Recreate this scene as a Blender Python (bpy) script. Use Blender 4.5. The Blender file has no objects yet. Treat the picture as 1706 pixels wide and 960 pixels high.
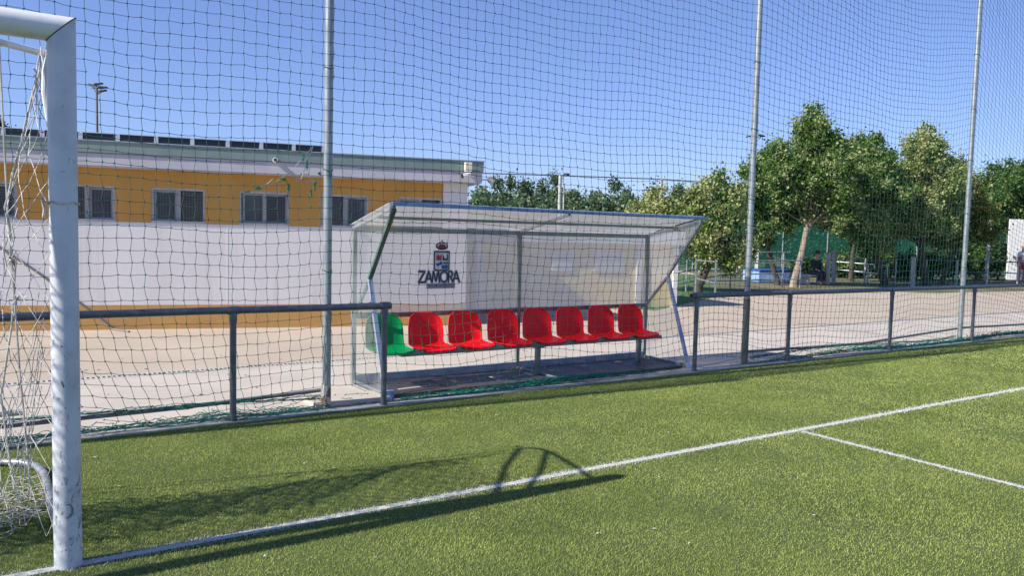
import bpy, bmesh, math, random
import numpy as np
from mathutils import Vector, Matrix
R = math.radians
random.seed(7); rng = np.random.default_rng(7)
S = bpy.context.scene
COL = S.collection
# ------------------------------------------------------------------ camera
EYE = np.array([0, 0, 1.6]); FPX = 1314.6
_y, _p, _r = R(56.09), R(3.749), R(1.356)
_fw = np.array([math.cos(_p)*math.cos(_y), math.cos(_p)*math.sin(_y), -math.sin(_p)])
_rt = np.cross(_fw, [0, 0, 1.]); _rt /= np.linalg.norm(_rt); _up = np.cross(_rt, _fw)
RT = _rt*math.cos(_r)+_up*math.sin(_r); UP = -_rt*math.sin(_r)+_up*math.cos(_r)
cd = bpy.data.cameras.new('camera'); cam = bpy.data.objects.new('camera', cd); COL.objects.link(cam)
cd.sensor_width = 36; cd.lens = FPX/1706*36; cd.clip_start = 0.05; cd.clip_end = 3000
cam.matrix_world = Matrix(((RT[0], UP[0], -_fw[0], 0), (RT[1], UP[1], -_fw[1], 0), (RT[2], UP[2], -_fw[2], 1.6), (0, 0, 0, 1)))
S.camera = cam
# survey helpers: read a place in the photograph as a point of the world
def ray(x, y):
    v = _fw*FPX+RT*(x-853)-UP*(y-480); return v/np.linalg.norm(v)
def G(x, y, z=0.):
    r = ray(x, y); return EYE+r*(z-1.6)/r[2]
def atY(x, y, Y):
    r = ray(x, y); return EYE+r*Y/r[1]
def atD(x, y, d):      # at a depth d metres along the view direction
    r = ray(x, y); return EYE+r*d/(r@_fw)
# ------------------------------------------------------------------ light
SUN_EL, SUN_X, SUN_Y = R(38.2), -0.997, 0.076
w = bpy.data.worlds.new('World'); S.world = w; w.use_nodes = True
nt = w.node_tree; nt.nodes.clear()
sk = nt.nodes.new('ShaderNodeTexSky'); sk.sky_type = 'NISHITA'; sk.sun_disc = False
sk.sun_elevation = SUN_EL; sk.sun_rotation = math.atan2(SUN_X, SUN_Y)
sk.air_density = 1.0; sk.dust_density = 0.0; sk.ozone_density = 3.0; sk.altitude = 700
bg = nt.nodes.new('ShaderNodeBackground'); bg.inputs[1].default_value = 0.114
ou = nt.nodes.new('ShaderNodeOutputWorld')
tn = nt.nodes.new('ShaderNodeMix'); tn.data_type = 'RGBA'; tn.blend_type = 'MULTIPLY'; tn.inputs[0].default_value = 1; tn.inputs[7].default_value = (.90, .985, 1.42, 1)
gm = nt.nodes.new('ShaderNodeGamma'); gm.inputs[1].default_value = .78; nt.links.new(sk.outputs[0], gm.inputs[0]); nt.links.new(gm.outputs[0], tn.inputs[6]); nt.links.new(tn.outputs[2], bg.inputs[0]); nt.links.new(bg.outputs[0], ou.inputs[0])
sl = bpy.data.lights.new('sun', 'SUN'); sl.energy = 5.0; sl.angle = R(0.5); sl.color = (1, .94, .84)
so = bpy.data.objects.new('sun', sl); COL.objects.link(so)
sv = Vector((SUN_X*math.cos(SUN_EL), SUN_Y*math.cos(SUN_EL), math.sin(SUN_EL)))
so.rotation_euler = sv.to_track_quat('Z', 'Y').to_euler(); so.location = sv*30
S.view_settings.view_transform = 'Standard'; S.view_settings.look = 'None'
S.view_settings.exposure = 0.55; S.view_settings.gamma = 1
S.render.engine = 'CYCLES'
try:
    S.cycles.transparent_max_bounces = 24; S.cycles.max_bounces = 8
except Exception: pass
# ------------------------------------------------------------------ materials
def mat(name, col, rough=.6, metal=0., col2=None, scale=8., lo=.4, hi=.6, bump=0., bscale=60., detail=6, spec=.5, stretch=None, island=None, transl=0.):
    m = bpy.data.materials.new(name); m.use_nodes = True
    t = m.node_tree; N = t.nodes; L = t.links; b = N['Principled BSDF']
    b.inputs['Base Color'].default_value = (*col, 1); b.inputs['Roughness'].default_value = rough
    b.inputs['Metallic'].default_value = metal
    b.inputs['Specular IOR Level'].default_value = spec
    tc = N.new('ShaderNodeTexCoord'); src = tc.outputs['Object']
    if stretch:
        mp = N.new('ShaderNodeMapping'); mp.inputs['Scale'].default_value = stretch; L.new(src, mp.inputs[0]); src = mp.outputs[0]
    out = None
    if col2:
        n = N.new('ShaderNodeTexNoise'); n.inputs['Scale'].default_value = scale; n.inputs['Detail'].default_value = detail
        L.new(src, n.inputs['Vector'])
        mr = N.new('ShaderNodeMapRange'); mr.inputs[1].default_value = lo; mr.inputs[2].default_value = hi; L.new(n.outputs[0], mr.inputs[0])
        mx = N.new('ShaderNodeMix'); mx.data_type = 'RGBA'; mx.inputs[6].default_value = (*col, 1); mx.inputs[7].default_value = (*col2, 1)
        L.new(mr.outputs[0], mx.inputs[0]); out = mx.outputs[2]; L.new(out, b.inputs['Base Color'])
    if island:
        g = N.new('ShaderNodeNewGeometry'); rp = N.new('ShaderNodeValToRGB')
        cr = rp.color_ramp
        for i, (p, c) in enumerate(island):
            e = cr.elements[i] if i < 2 else cr.elements.new(p)
            e.position = p; e.color = (*c, 1)
        L.new(g.outputs['Random Per Island'], rp.inputs[0])
        if out is not None:
            mm = N.new('ShaderNodeMix'); mm.data_type = 'RGBA'; mm.blend_type = 'MULTIPLY'; mm.inputs[0].default_value = 1
            L.new(out, mm.inputs[6]); L.new(rp.outputs[0], mm.inputs[7]); out = mm.outputs[2]
        else: out = rp.outputs[0]
        L.new(out, b.inputs['Base Color'])
    if bump:
        n2 = N.new('ShaderNodeTexNoise'); n2.inputs['Scale'].default_value = bscale; n2.inputs['Detail'].default_value = 5
        L.new(src, n2.inputs['Vector'])
        bp = N.new('ShaderNodeBump'); bp.inputs['Strength'].default_value = bump; bp.inputs['Distance'].default_value = .01
        L.new(n2.outputs[0], bp.inputs['Height']); L.new(bp.outputs[0], b.inputs['Normal'])
    if transl:
        tr = N.new('ShaderNodeBsdfTranslucent'); ms = N.new('ShaderNodeMixShader'); ms.inputs[0].default_value = transl
        if out is not None: L.new(out, tr.inputs[0])
        else: tr.inputs[0].default_value = (*col, 1)
        L.new(b.outputs[0], ms.inputs[1]); L.new(tr.outputs[0], ms.inputs[2]); L.new(ms.outputs[0], N['Material Output'].inputs[0])
    return m

def sheet_mat(name, col, clear, rib=0., ribscale=150., rough=.35):
    """polycarbonate / mesh cloth: part see-through, part pale sheet, with fine flutes"""
    m = bpy.data.materials.new(name); m.use_nodes = True
    t = m.node_tree; N = t.nodes; L = t.links; b = N['Principled BSDF']
    b.inputs['Base Color'].default_value = (*col, 1); b.inputs['Roughness'].default_value = rough
    tr = N.new('ShaderNodeBsdfTransparent'); tr.inputs[0].default_value = (.98, .98, .97, 1)
    tl = N.new('ShaderNodeBsdfTranslucent'); tl.inputs[0].default_value = (*col, 1)
    m0 = N.new('ShaderNodeMixShader'); m0.inputs[0].default_value = .35
    L.new(b.outputs[0], m0.inputs[1]); L.new(tl.outputs[0], m0.inputs[2])
    ms = N.new('ShaderNodeMixShader')
    L.new(tr.outputs[0], ms.inputs[2]); L.new(m0.outputs[0], ms.inputs[1]); L.new(ms.outputs[0], N['Material Output'].inputs[0])
    tc = N.new('ShaderNodeTexCoord')
    nz = N.new('ShaderNodeTexNoise'); nz.inputs['Scale'].default_value = 2.2; nz.inputs['Detail'].default_value = 5
    L.new(tc.outputs['Object'], nz.inputs['Vector'])
    a = N.new('ShaderNodeMapRange'); a.inputs[3].default_value = clear-.07; a.inputs[4].default_value = clear+.07
    a.inputs[1].default_value = .35; a.inputs[2].default_value = .65; L.new(nz.outputs[0], a.inputs[0])
    if rib:
        wv = N.new('ShaderNodeTexWave'); wv.wave_type = 'BANDS'; wv.bands_direction = 'Z'; wv.inputs['Scale'].default_value = ribscale
        wv.inputs['Distortion'].default_value = 0
        L.new(tc.outputs['Object'], wv.inputs['Vector'])
        mu = N.new('ShaderNodeMath'); mu.operation = 'MULTIPLY_ADD'; mu.inputs[1].default_value = -rib
        L.new(wv.outputs['Fac'], mu.inputs[0]); L.new(a.outputs[0], mu.inputs[2]); L.new(mu.outputs[0], ms.inputs[0])
    else: L.new(a.outputs[0], ms.inputs[0])
    return m

M = {}
M['white_paint'] = mat('white_paint', (.72, .73, .74), .35, col2=(.5, .51, .52), scale=9, lo=.5, hi=.75, bump=.05)
M['galv'] = mat('galvanised_steel', (.38, .41, .43), .42, .55, col2=(.25, .28, .3), scale=22, lo=.4, hi=.65, stretch=(1, 1, .25), bump=.05)
M['rail'] = mat('rail_paint', (.105, .12, .15), .35, .35, col2=(.17, .18, .2), scale=14, lo=.45, hi=.75, bump=.04)
M['bar'] = mat('bar_paint', (.14, .15, .165), .5, .3, col2=(.2, .19, .18), scale=10)
M['alu'] = mat('aluminium', (.5, .52, .54), .3, .6, col2=(.4, .42, .44), scale=12)
M['alu_dark'] = mat('weathered_aluminium', (.21, .25, .25), .45, .3, col2=(.28, .31, .31), scale=9)
M['alu_green'] = mat('green_grey_frame', (.08, .15, .12), .4, .3, col2=(.13, .19, .17), scale=6)
M['film2'] = mat('pale_blue_aluminium', (.27, .35, .5), .3, .35, col2=(.4, .46, .56), scale=7)
M['film'] = mat('blue_film_aluminium', (.13, .26, .52), .3, .25, col2=(.28, .38, .58), scale=7)
M['steel'] = mat('bench_steel', (.16, .185, .2), .4, .5, col2=(.24, .26, .28), scale=12)
M['red'] = mat('red_plastic', (.78, .004, .014), .4, col2=(.68, .003, .012), scale=5, spec=.25, bump=.03, bscale=200)
M['green_seat'] = mat('green_plastic', (.0, .30, .085), .4, col2=(0, .24, .065), scale=5, spec=.25, bump=.03, bscale=200)
M['floor_mat'] = mat('dugout_deck', (.035, .033, .04), .5, col2=(.06, .053, .057), scale=9, bump=.2, bscale=30)
M['white_net'] = mat('white_cord', (.62, .6, .56), .8, col2=(.42, .4, .37), scale=15)
M['green_net'] = mat('green_cord', (.012, .12, .075), .6, col2=(.02, .17, .12), scale=6)
M['dark_net'] = mat('weathered_green_cord', (.012, .075, .055), .6, col2=(.018, .12, .08), scale=2.5, lo=.42, hi=.6)
M['teal_net'] = mat('teal_cord', (.0, .2, .15), .55, col2=(0, .12, .1), scale=12)
M['orange'] = mat('orange_render', (.59, .32, .075), .85, col2=(.51, .27, .06), scale=2.2, stretch=(1, 1, .35), lo=.35, hi=.7, bump=.15, bscale=180)
M['base_orange'] = mat('dusty_orange_render', (.52, .30, .10), .85, col2=(.44, .25, .085), scale=3, lo=.35, hi=.7, bump=.15, bscale=180)
M['white_wall'] = mat('white_render', (.74, .72, .72), .85, col2=(.66, .64, .635), scale=1.6, stretch=(1, 1, .22), lo=.35, hi=.75, bump=.12, bscale=200)
M['fascia_green'] = mat('grey_green_metal', (.19, .26, .24), .45, .1, col2=(.23, .29, .27), scale=3)
M['fascia_pale'] = mat('pale_fascia', (.52, .5, .54), .5, col2=(.46, .45, .49), scale=3)
M['groove'] = mat('dark_gap', (.05, .05, .055), .7)
M['win_frame'] = mat('window_aluminium', (.50, .50, .51), .4, .1, col2=(.42, .42, .43), scale=8)
M['reveal'] = mat('window_reveal', (.1, .1, .11), .7)
M['glass_pale'] = mat('curtained_glass', (.04, .043, .06), .12, col2=(.085, .09, .115), scale=3, spec=.5)
M['glass_dark'] = mat('dark_glass', (.008, .009, .012), .06, spec=.8)
M['grille'] = mat('wire_grille', (.16, .16, .17), .5, .5)
M['pv'] = mat('solar_dark', (.012, .013, .022), .3)
M['pv_frame'] = mat('panel_frame', (.62, .63, .65), .4, .5)
M['conc_light'] = mat('pale_concrete', (.50, .45, .395), .9, col2=(.41, .365, .315), scale=1.1, lo=.35, hi=.7, bump=.25, bscale=90, detail=9)
M['conc_tan'] = mat('tan_concrete', (.45, .38, .305), .9, col2=(.375, .31, .25), scale=.7, lo=.35, hi=.7, bump=.3, bscale=80, detail=9)
M['kerb'] = mat('kerb_concrete', (.42, .41, .38), .9, col2=(.28, .28, .26), scale=7, bump=.3)
M['drain'] = mat('drain_steel', (.5, .48, .45), .7, col2=(.4, .38, .35), scale=20)
M['hole'] = mat('drain_slot', (.03, .03, .03), .9)
M['soil'] = mat('dry_soil', (.16, .135, .08), .95, col2=(.07, .095, .035), scale=.35, lo=.4, hi=.6, bump=.3, bscale=5)
M['turf_far'] = mat('far_turf', (.06, .13, .035), .9, col2=(.075, .15, .045), scale=2, bump=.3, bscale=40)
M['line_base'] = mat('line_base', (.5, .5, .46), .9, col2=(.22, .25, .16), scale=60, lo=.5, hi=.7)
M['cream_wall'] = mat('cream_yellow_render', (.85, .68, .33), .85, col2=(.8, .64, .3), scale=2)
M['white'] = mat('white_plain', (.8, .8, .79), .6, col2=(.74, .74, .74), scale=3)
M['bark_dark'] = mat('dark_bark', (.045, .037, .03), .9, col2=(.08, .065, .05), scale=10, bump=.6, bscale=25, stretch=(1, 1, .3))
M['bark_pale'] = mat('pale_bark', (.33, .27, .21), .9, col2=(.22, .18, .14), scale=8, bump=.5, bscale=25, stretch=(1, 1, .3))
M['concrete_post'] = mat('post_concrete', (.5, .5, .47), .85, col2=(.38, .38, .36), scale=8)
M['blue_pad'] = mat('blue_pad', (.2, .32, .62), .5, col2=(.3, .42, .68), scale=2)
M['blue_dark'] = mat('dark_blue_edge', (.03, .08, .3), .5)
M['yellow'] = mat('yellow_paint', (.75, .5, .02), .5)
M['cloth'] = mat('dark_green_cloth', (.012, .03, .022), .9, col2=(.02, .045, .03), scale=9, bump=.4, bscale=20)
M['trousers'] = mat('dark_trousers', (.03, .035, .05), .9)
M['skin'] = mat('skin', (.5, .28, .19), .55)
M['hair'] = mat('dark_hair', (.03, .02, .015), .6)
M['blond'] = mat('fair_hair', (.55, .36, .16), .6)
M['shirt'] = mat('white_shirt', (.8, .8, .8), .8)
M['shorts'] = mat('red_shorts', (.55, .03, .05), .8)
M['navy'] = mat('navy_ink', (.012, .022, .055), .5)
M['slate'] = mat('slate_halo', (.32, .37, .45), .5)
M['ink_red'] = mat('ink_red', (.45, .03, .05), .5)
M['ink_blue'] = mat('ink_blue', (.02, .12, .5), .5)
M['ink_green'] = mat('ink_green', (.05, .25, .12), .5)
M['ink_white'] = mat('ink_white', (.75, .76, .78), .5)
M['poly'] = sheet_mat('fluted_polycarbonate', (.9, .89, .88), .64, rib=.05, ribscale=9)
M['poly_roof'] = sheet_mat('roof_polycarbonate', (.74, .74, .76), .46)
M['poly_clear'] = sheet_mat('clear_side_sheet', (.6, .66, .68), .88)
M['mesh_cloth'] = sheet_mat('green_windbreak', (.015, .17, .11), .45, rough=.9)
def leafmat(name, greens, pale, f, tr=.42, ns=1.7):
    """greens vary leaf by leaf; pale leaves gather in sprays"""
    isl = [(0, greens[0]), (.4, greens[1]), (.85, greens[2])]
    m = mat(name, (1, 1, 1), .5, col2=(.62, .7, .55), scale=.9, lo=.4, hi=.62, island=isl, transl=tr, spec=.35)
    t = m.node_tree; N = t.nodes; L = t.links; b = N['Principled BSDF']; src = b.inputs['Base Color'].links[0].from_socket
    tc = N.new('ShaderNodeTexCoord'); n = N.new('ShaderNodeTexNoise'); n.inputs['Scale'].default_value = ns; n.inputs['Detail'].default_value = 3; L.new(tc.outputs['Object'], n.inputs['Vector'])
    g = N.new('ShaderNodeNewGeometry')
    ad = N.new('ShaderNodeMath'); ad.operation = 'MULTIPLY_ADD'; ad.inputs[1].default_value = .30; L.new(g.outputs['Random Per Island'], ad.inputs[0]); L.new(n.outputs[0], ad.inputs[2])
    mr = N.new('ShaderNodeMapRange'); th = .83-.42*f; mr.inputs[1].default_value = th-.02; mr.inputs[2].default_value = th+.03; L.new(ad.outputs[0], mr.inputs[0])
    mx = N.new('ShaderNodeMix'); mx.data_type = 'RGBA'; mx.inputs[7].default_value = (*pale, 1); L.new(src, mx.inputs[6]); L.new(mr.outputs[0], mx.inputs[0])
    for lk in list(L):
        if lk.from_socket == src and lk.to_node != mx: to = lk.to_socket; L.remove(lk); L.new(mx.outputs[2], to)
    return m
g1 = ((.065, .135, .026), (.12, .225, .04), (.20, .32, .07))
M['leaf_a'] = leafmat('linden_leaf', g1, (.40, .46, .20), .28)
M['leaf_b'] = leafmat('linden_leaf_pale', ((.08, .14, .028), (.15, .24, .045), (.25, .34, .08)), (.48, .50, .22), .46)
M['leaf_y'] = leafmat('yellowing_leaf', ((.07, .11, .015), (.15, .19, .025), (.26, .27, .04)), (.5, .44, .12), .22)
M['leaf_g'] = leafmat('fresh_leaf', ((.05, .11, .025), (.08, .17, .035), (.13, .23, .05)), (.3, .36, .12), .12)
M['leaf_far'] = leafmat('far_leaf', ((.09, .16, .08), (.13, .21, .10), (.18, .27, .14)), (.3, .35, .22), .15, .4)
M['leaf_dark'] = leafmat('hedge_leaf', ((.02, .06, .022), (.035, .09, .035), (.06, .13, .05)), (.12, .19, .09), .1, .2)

# white post paint with black scuffs, more of them low down
def scuffed():
    m = mat('scuffed_white_paint', (.60, .63, .68), .36, col2=(.42, .45, .5), scale=7, lo=.45, hi=.8, bump=.05)
    t = m.node_tree; N = t.nodes; L = t.links; b = N['Principled BSDF']
    base = b.inputs['Base Color'].links[0].from_socket
    tc = N.new('ShaderNodeTexCoord'); mp = N.new('ShaderNodeMapping'); mp.inputs['Scale'].default_value = (1, 1, .55); L.new(tc.outputs['Object'], mp.inputs[0])
    n = N.new('ShaderNodeTexNoise'); n.inputs['Scale'].default_value = 30; n.inputs['Detail'].default_value = 7; n.inputs['Roughness'].default_value = .75; n.inputs['Distortion'].default_value = 1.2; L.new(mp.outputs[0], n.inputs['Vector'])
    n2 = N.new('ShaderNodeTexNoise'); n2.inputs['Scale'].default_value = 5; L.new(mp.outputs[0], n2.inputs['Vector'])
    sx = N.new('ShaderNodeSeparateXYZ'); L.new(tc.outputs['Object'], sx.inputs[0])
    hz = N.new('ShaderNodeMapRange'); hz.inputs[1].default_value = .2; hz.inputs[2].default_value = 1.6; hz.inputs[3].default_value = .02; hz.inputs[4].default_value = -.07; L.new(sx.outputs[2], hz.inputs[0])
    a = N.new('ShaderNodeMath'); a.operation = 'ADD'; L.new(n.outputs[0], a.inputs[0]); L.new(hz.outputs[0], a.inputs[1])
    a2 = N.new('ShaderNodeMath'); a2.operation = 'MULTIPLY_ADD'; a2.inputs[1].default_value = .22; L.new(n2.outputs[0], a2.inputs[0]); L.new(a.outputs[0], a2.inputs[2])
    r = N.new('ShaderNodeMapRange'); r.inputs[1].default_value = .675; r.inputs[2].default_value = .77; L.new(a2.outputs[0], r.inputs[0])
    mx = N.new('ShaderNodeMix'); mx.data_type = 'RGBA'; mx.inputs[7].default_value = (.06, .065, .07, 1)
    L.new(base, mx.inputs[6]); L.new(r.outputs[0], mx.inputs[0]); L.new(mx.outputs[2], b.inputs['Base Color'])
    return m
M['scuff'] = scuffed()
M['pane_pale'] = mat('blinded_pane', (.6, .58, .55), .3)
# ------------------------------------------------------------------ mesh builder
class MB:
    def __init__(s): s.v = []; s.f = []
    def add(s, v, f):
        o = len(s.v); s.v += [tuple(map(float, q)) for q in v]; s.f += [tuple(i+o for i in q) for q in f]; return s
    def box(s, c, d, rz=0., axes=None):
        c = np.array(c, float); h = np.array(d, float)/2
        if axes is None:
            ca, sa = math.cos(rz), math.sin(rz); axes = np.array([[ca, sa, 0], [-sa, ca, 0], [0, 0, 1.]])
        v = [c+axes[0]*h[0]*i+axes[1]*h[1]*j+axes[2]*h[2]*k for k in (-1, 1) for j in (-1, 1) for i in (-1, 1)]
        return s.add(v, [(0, 2, 3, 1), (4, 5, 7, 6), (0, 1, 5, 4), (2, 6, 7, 3), (0, 4, 6, 2), (1, 3, 7, 5)])
    def bar(s, a, b, wd, ht, up=(0, 0, 1)):
        a = np.array(a, float); b = np.array(b, float); d = b-a; L = np.linalg.norm(d); d /= L
        u = np.array(up, float); sd = np.cross(u, d)
        if np.linalg.norm(sd) < 1e-4: sd = np.cross((0, 1, 0), d)
        sd /= np.linalg.norm(sd); u2 = np.cross(d, sd)
        return s.box((a+b)/2, (L, wd, ht), axes=np.array([d, sd, u2]))
    def tube(s, P, r, n=12, cap=True, hollow=False):
        P = [np.array(q, float) for q in P]; rs = r if hasattr(r, '__len__') else [r]*len(P)
        o = len(s.v); ref = None
        for i, q in enumerate(P):
            d = (P[min(i+1, len(P)-1)]-P[max(i-1, 0)]); d /= np.linalg.norm(d)+1e-12
            if ref is None: ref = np.array([0, 0, 1.]) if abs(d[2]) < .9 else np.array([1., 0, 0])
            a = np.cross(d, ref); a /= np.linalg.norm(a); b = np.cross(a, d); ref = b
            for k in range(n):
                t = 2*math.pi*k/n; s.v.append(tuple(q+rs[i]*(a*math.cos(t)+b*math.sin(t))))
        for i in range(len(P)-1):
            for k in range(n):
                k2 = (k+1) % n; s.f.append((o+i*n+k, o+i*n+k2, o+(i+1)*n+k2, o+(i+1)*n+k))
        if cap:
            s.f.append(tuple(o+k for k in range(n))); s.f.append(tuple(o+(len(P)-1)*n+k for k in reversed(range(n))))
        return s
    def prism(s, pts, off):
        n = len(pts); off = np.array(off, float); v = [np.array(q, float) for q in pts]+[np.array(q, float)+off for q in pts]
        return s.add(v, [tuple(range(n)), tuple(range(2*n-1, n-1, -1))]+[(i, i+n, (i+1) % n+n, (i+1) % n) for i in range(n)])
    def build(s, name, m, parent=None, smooth=False, bevel=0.):
        me = bpy.data.meshes.new(name); me.from_pydata(s.v, [], s.f); me.update()
        bm = bmesh.new(); bm.from_mesh(me); bmesh.ops.recalc_face_normals(bm, faces=bm.faces)
        if bevel: bmesh.ops.bevel(bm, geom=bm.edges[:], offset=bevel, segments=2, profile=.6, affect='EDGES')
        bm.to_mesh(me); bm.free()
        return link(name, me, m, parent, smooth)
def link(name, me, m, parent=None, smooth=False):
    me.materials.append(M[m] if isinstance(m, str) else m)
    if smooth:
        me.polygons.foreach_set('use_smooth', [True]*len(me.polygons))
        try: me.set_sharp_from_angle(angle=R(40))
        except Exception: pass
    o = bpy.data.objects.new(name, me); COL.objects.link(o)
    if parent is not None:
        o.parent = parent
        if parent.type == 'EMPTY': o.matrix_parent_inverse = Matrix.Translation(-Vector(parent.location))
    return o
def raw(name, V, F, m, parent=None, smooth=False):
    """numpy arrays to one mesh object (all faces with the same number of corners)"""
    V = np.asarray(V, np.float32); F = np.asarray(F, np.int32); k = F.shape[1]
    me = bpy.data.meshes.new(name); me.vertices.add(len(V)); me.vertices.foreach_set('co', V.ravel())
    me.loops.add(F.size); me.loops.foreach_set('vertex_index', F.ravel())
    me.polygons.add(len(F)); me.polygons.foreach_set('loop_start', np.arange(0, F.size, k, dtype=np.int32))
    me.polygons.foreach_set('loop_total', np.full(len(F), k, np.int32)); me.update(calc_edges=True)
    return link(name, me, m, parent, smooth)
def segs(A, B, r):
    """three-sided cords from A[i] to B[i]"""
    A = np.asarray(A, float); B = np.asarray(B, float); d = B-A; d /= np.linalg.norm(d, axis=1)[:, None]+1e-9
    ref = np.where(np.abs(d[:, 2:3]) > .8, np.array([[1., 0, 0]]), np.array([[0, 0, 1.]]))
    a = np.cross(d, ref); a /= np.linalg.norm(a, axis=1)[:, None]; b = np.cross(d, a)
    r = np.broadcast_to(np.asarray(r, float), (len(A),))[:, None]
    V = []
    for P in (A-d*r*.5, B+d*r*.5):
        for k in range(3):
            t = 2*math.pi*k/3; V.append(P+r*(a*math.cos(t)+b*math.sin(t)))
    V = np.stack(V, 1).reshape(-1, 3); o = np.arange(len(A))[:, None]*6
    F = np.concatenate([o+np.array([[k, (k+1) % 3, (k+1) % 3+3, k+3]]) for k in range(3)])
    return V, F
def tag(o, label=None, cat=None, group=None, kind=None):
    if label: o['label'] = label
    if cat: o['category'] = cat
    if group: o['group'] = group
    if kind: o['kind'] = kind
    return o
def thing(name, label, cat, loc=(0, 0, 0), group=None):
    o = bpy.data.objects.new(name, None); COL.objects.link(o); o.location = Vector([float(q) for q in loc]); o.empty_display_size = .1
    return tag(o, label, cat, group)
def copy_tree(o, parent=None):
    c = o.copy(); COL.objects.link(c)
    if parent is not None: c.parent = parent
    for ch in [q for q in bpy.data.objects if q.parent == o and q != c]: copy_tree(ch, c)
    return c
def struct(o): o['kind'] = 'structure'; return o
def sheet(name, pts, z, m):
    o = MB().add([(x, y, z) for x, y in pts], [tuple(range(len(pts)))]).build(name, m)
    me = o.data
    if me.polygons[0].normal.z < 0: me.flip_normals()
    return struct(o)
# ------------------------------------------------------------------ ground
sheet('ground', [(-900, -900), (900, -900), (900, 900), (-900, 900)], -.02, 'soil')
sheet('pavement', [(-60, 9.38), (13.3, 9.38), (60, 9.38), (60, 11.0), (27.4, 14.3), (24.2, 16.6), (19.5, 16.9), (16.9, 15.2), (12.6, 12.9), (10.5, 22), (8, 40), (-60, 40)], 0., 'conc_tan')
sheet('concrete_path', [(-60, 6.72), (60, 6.72), (60, 9.22), (-60, 9.22)], 0.0, 'conc_light')
sheet('far_pitch', [(12.6, 12.9), (16.9, 15.2), (19.6, 17.1), (28, 26.5), (20, 45), (8, 40), (10.5, 22)], -.012, 'turf_far')
sheet('far_path', [(28.2, 26.2), (31, 30), (12, 60), (8.5, 57), (20.2, 45.3)], -.008, 'conc_light')
k = MB().box((0, 6.672, -.03), (120, .105, .085)).build('kerb', 'kerb', bevel=.008); struct(k)
# slotted drain channel
dr = MB().box((0, 9.30, -.02), (80, .16, .044)).build('drain_channel', 'drain'); struct(dr)
db = MB()
for i in range(560): db.box((-2+i*.05, 9.30, .003), (.024, .07, .002))
struct(db.build('drain_slots', 'hole'))
for i, x in enumerate((10.2, 13.4, 17.0)):
    struct(MB().box((x, 7.98, .0005), (.014, 2.46, .003)).build('path_joint', 'hole'))
# turf: backing sheet, then standing fibres
def turf_mat():
    m = bpy.data.materials.new('turf_backing'); m.use_nodes = True; t = m.node_tree; N = t.nodes; L = t.links; b = N['Principled BSDF']
    b.inputs['Roughness'].default_value = .9; tc = N.new('ShaderNodeTexCoord')
    def nz(s, d): n = N.new('ShaderNodeTexNoise'); n.inputs['Scale'].default_value = s; n.inputs['Detail'].default_value = d; L.new(tc.outputs['Object'], n.inputs['Vector']); return n
    n1 = nz(70, 6); r = N.new('ShaderNodeValToRGB'); cr = r.color_ramp
    cr.elements[0].position = .3; cr.elements[0].color = (.035, .05, .012, 1); cr.elements[1].position = .7; cr.elements[1].color = (.12, .16, .04, 1)
    L.new(n1.outputs[0], r.inputs[0])
    n2 = nz(.9, 4); mr = N.new('ShaderNodeMapRange'); mr.inputs[1].default_value = .35; mr.inputs[2].default_value = .65; mr.inputs[3].default_value = .8; mr.inputs[4].default_value = 1.12; L.new(n2.outputs[0], mr.inputs[0])
    mx = N.new('ShaderNodeMix'); mx.data_type = 'RGBA'; mx.blend_type = 'MULTIPLY'; mx.inputs[0].default_value = 1
    L.new(r.outputs[0], mx.inputs[6]); L.new(mr.outputs[0], mx.inputs[7]); L.new(mx.outputs[2], b.inputs['Base Color'])
    bp = N.new('ShaderNodeBump'); bp.inputs['Distance'].default_value = .02; bp.inputs['Strength'].default_value = .8; L.new(n1.outputs[0], bp.inputs['Height']); L.new(bp.outputs[0], b.inputs['Normal'])
    return m
M['turf_back'] = turf_mat()
sheet('artificial_turf', [(-80, -80), (80, -80), (80, 6.62), (-80, 6.62)], 0., 'turf_back')
LINE_Y, LINE_W, L2X, L2W = 4.145, .1, 5.76, .085
sheet('goal_line', [(-20, LINE_Y-LINE_W*.28), (60, LINE_Y-LINE_W*.28), (60, LINE_Y+LINE_W*.28), (-20, LINE_Y+LINE_W*.28)], .003, 'line_base')
sheet('area_line', [(L2X-L2W*.28, -20), (L2X+L2W*.28, -20), (L2X+L2W*.28, LINE_Y-LINE_W/2), (L2X-L2W*.28, LINE_Y-LINE_W/2)], .003, 'line_base')
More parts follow.
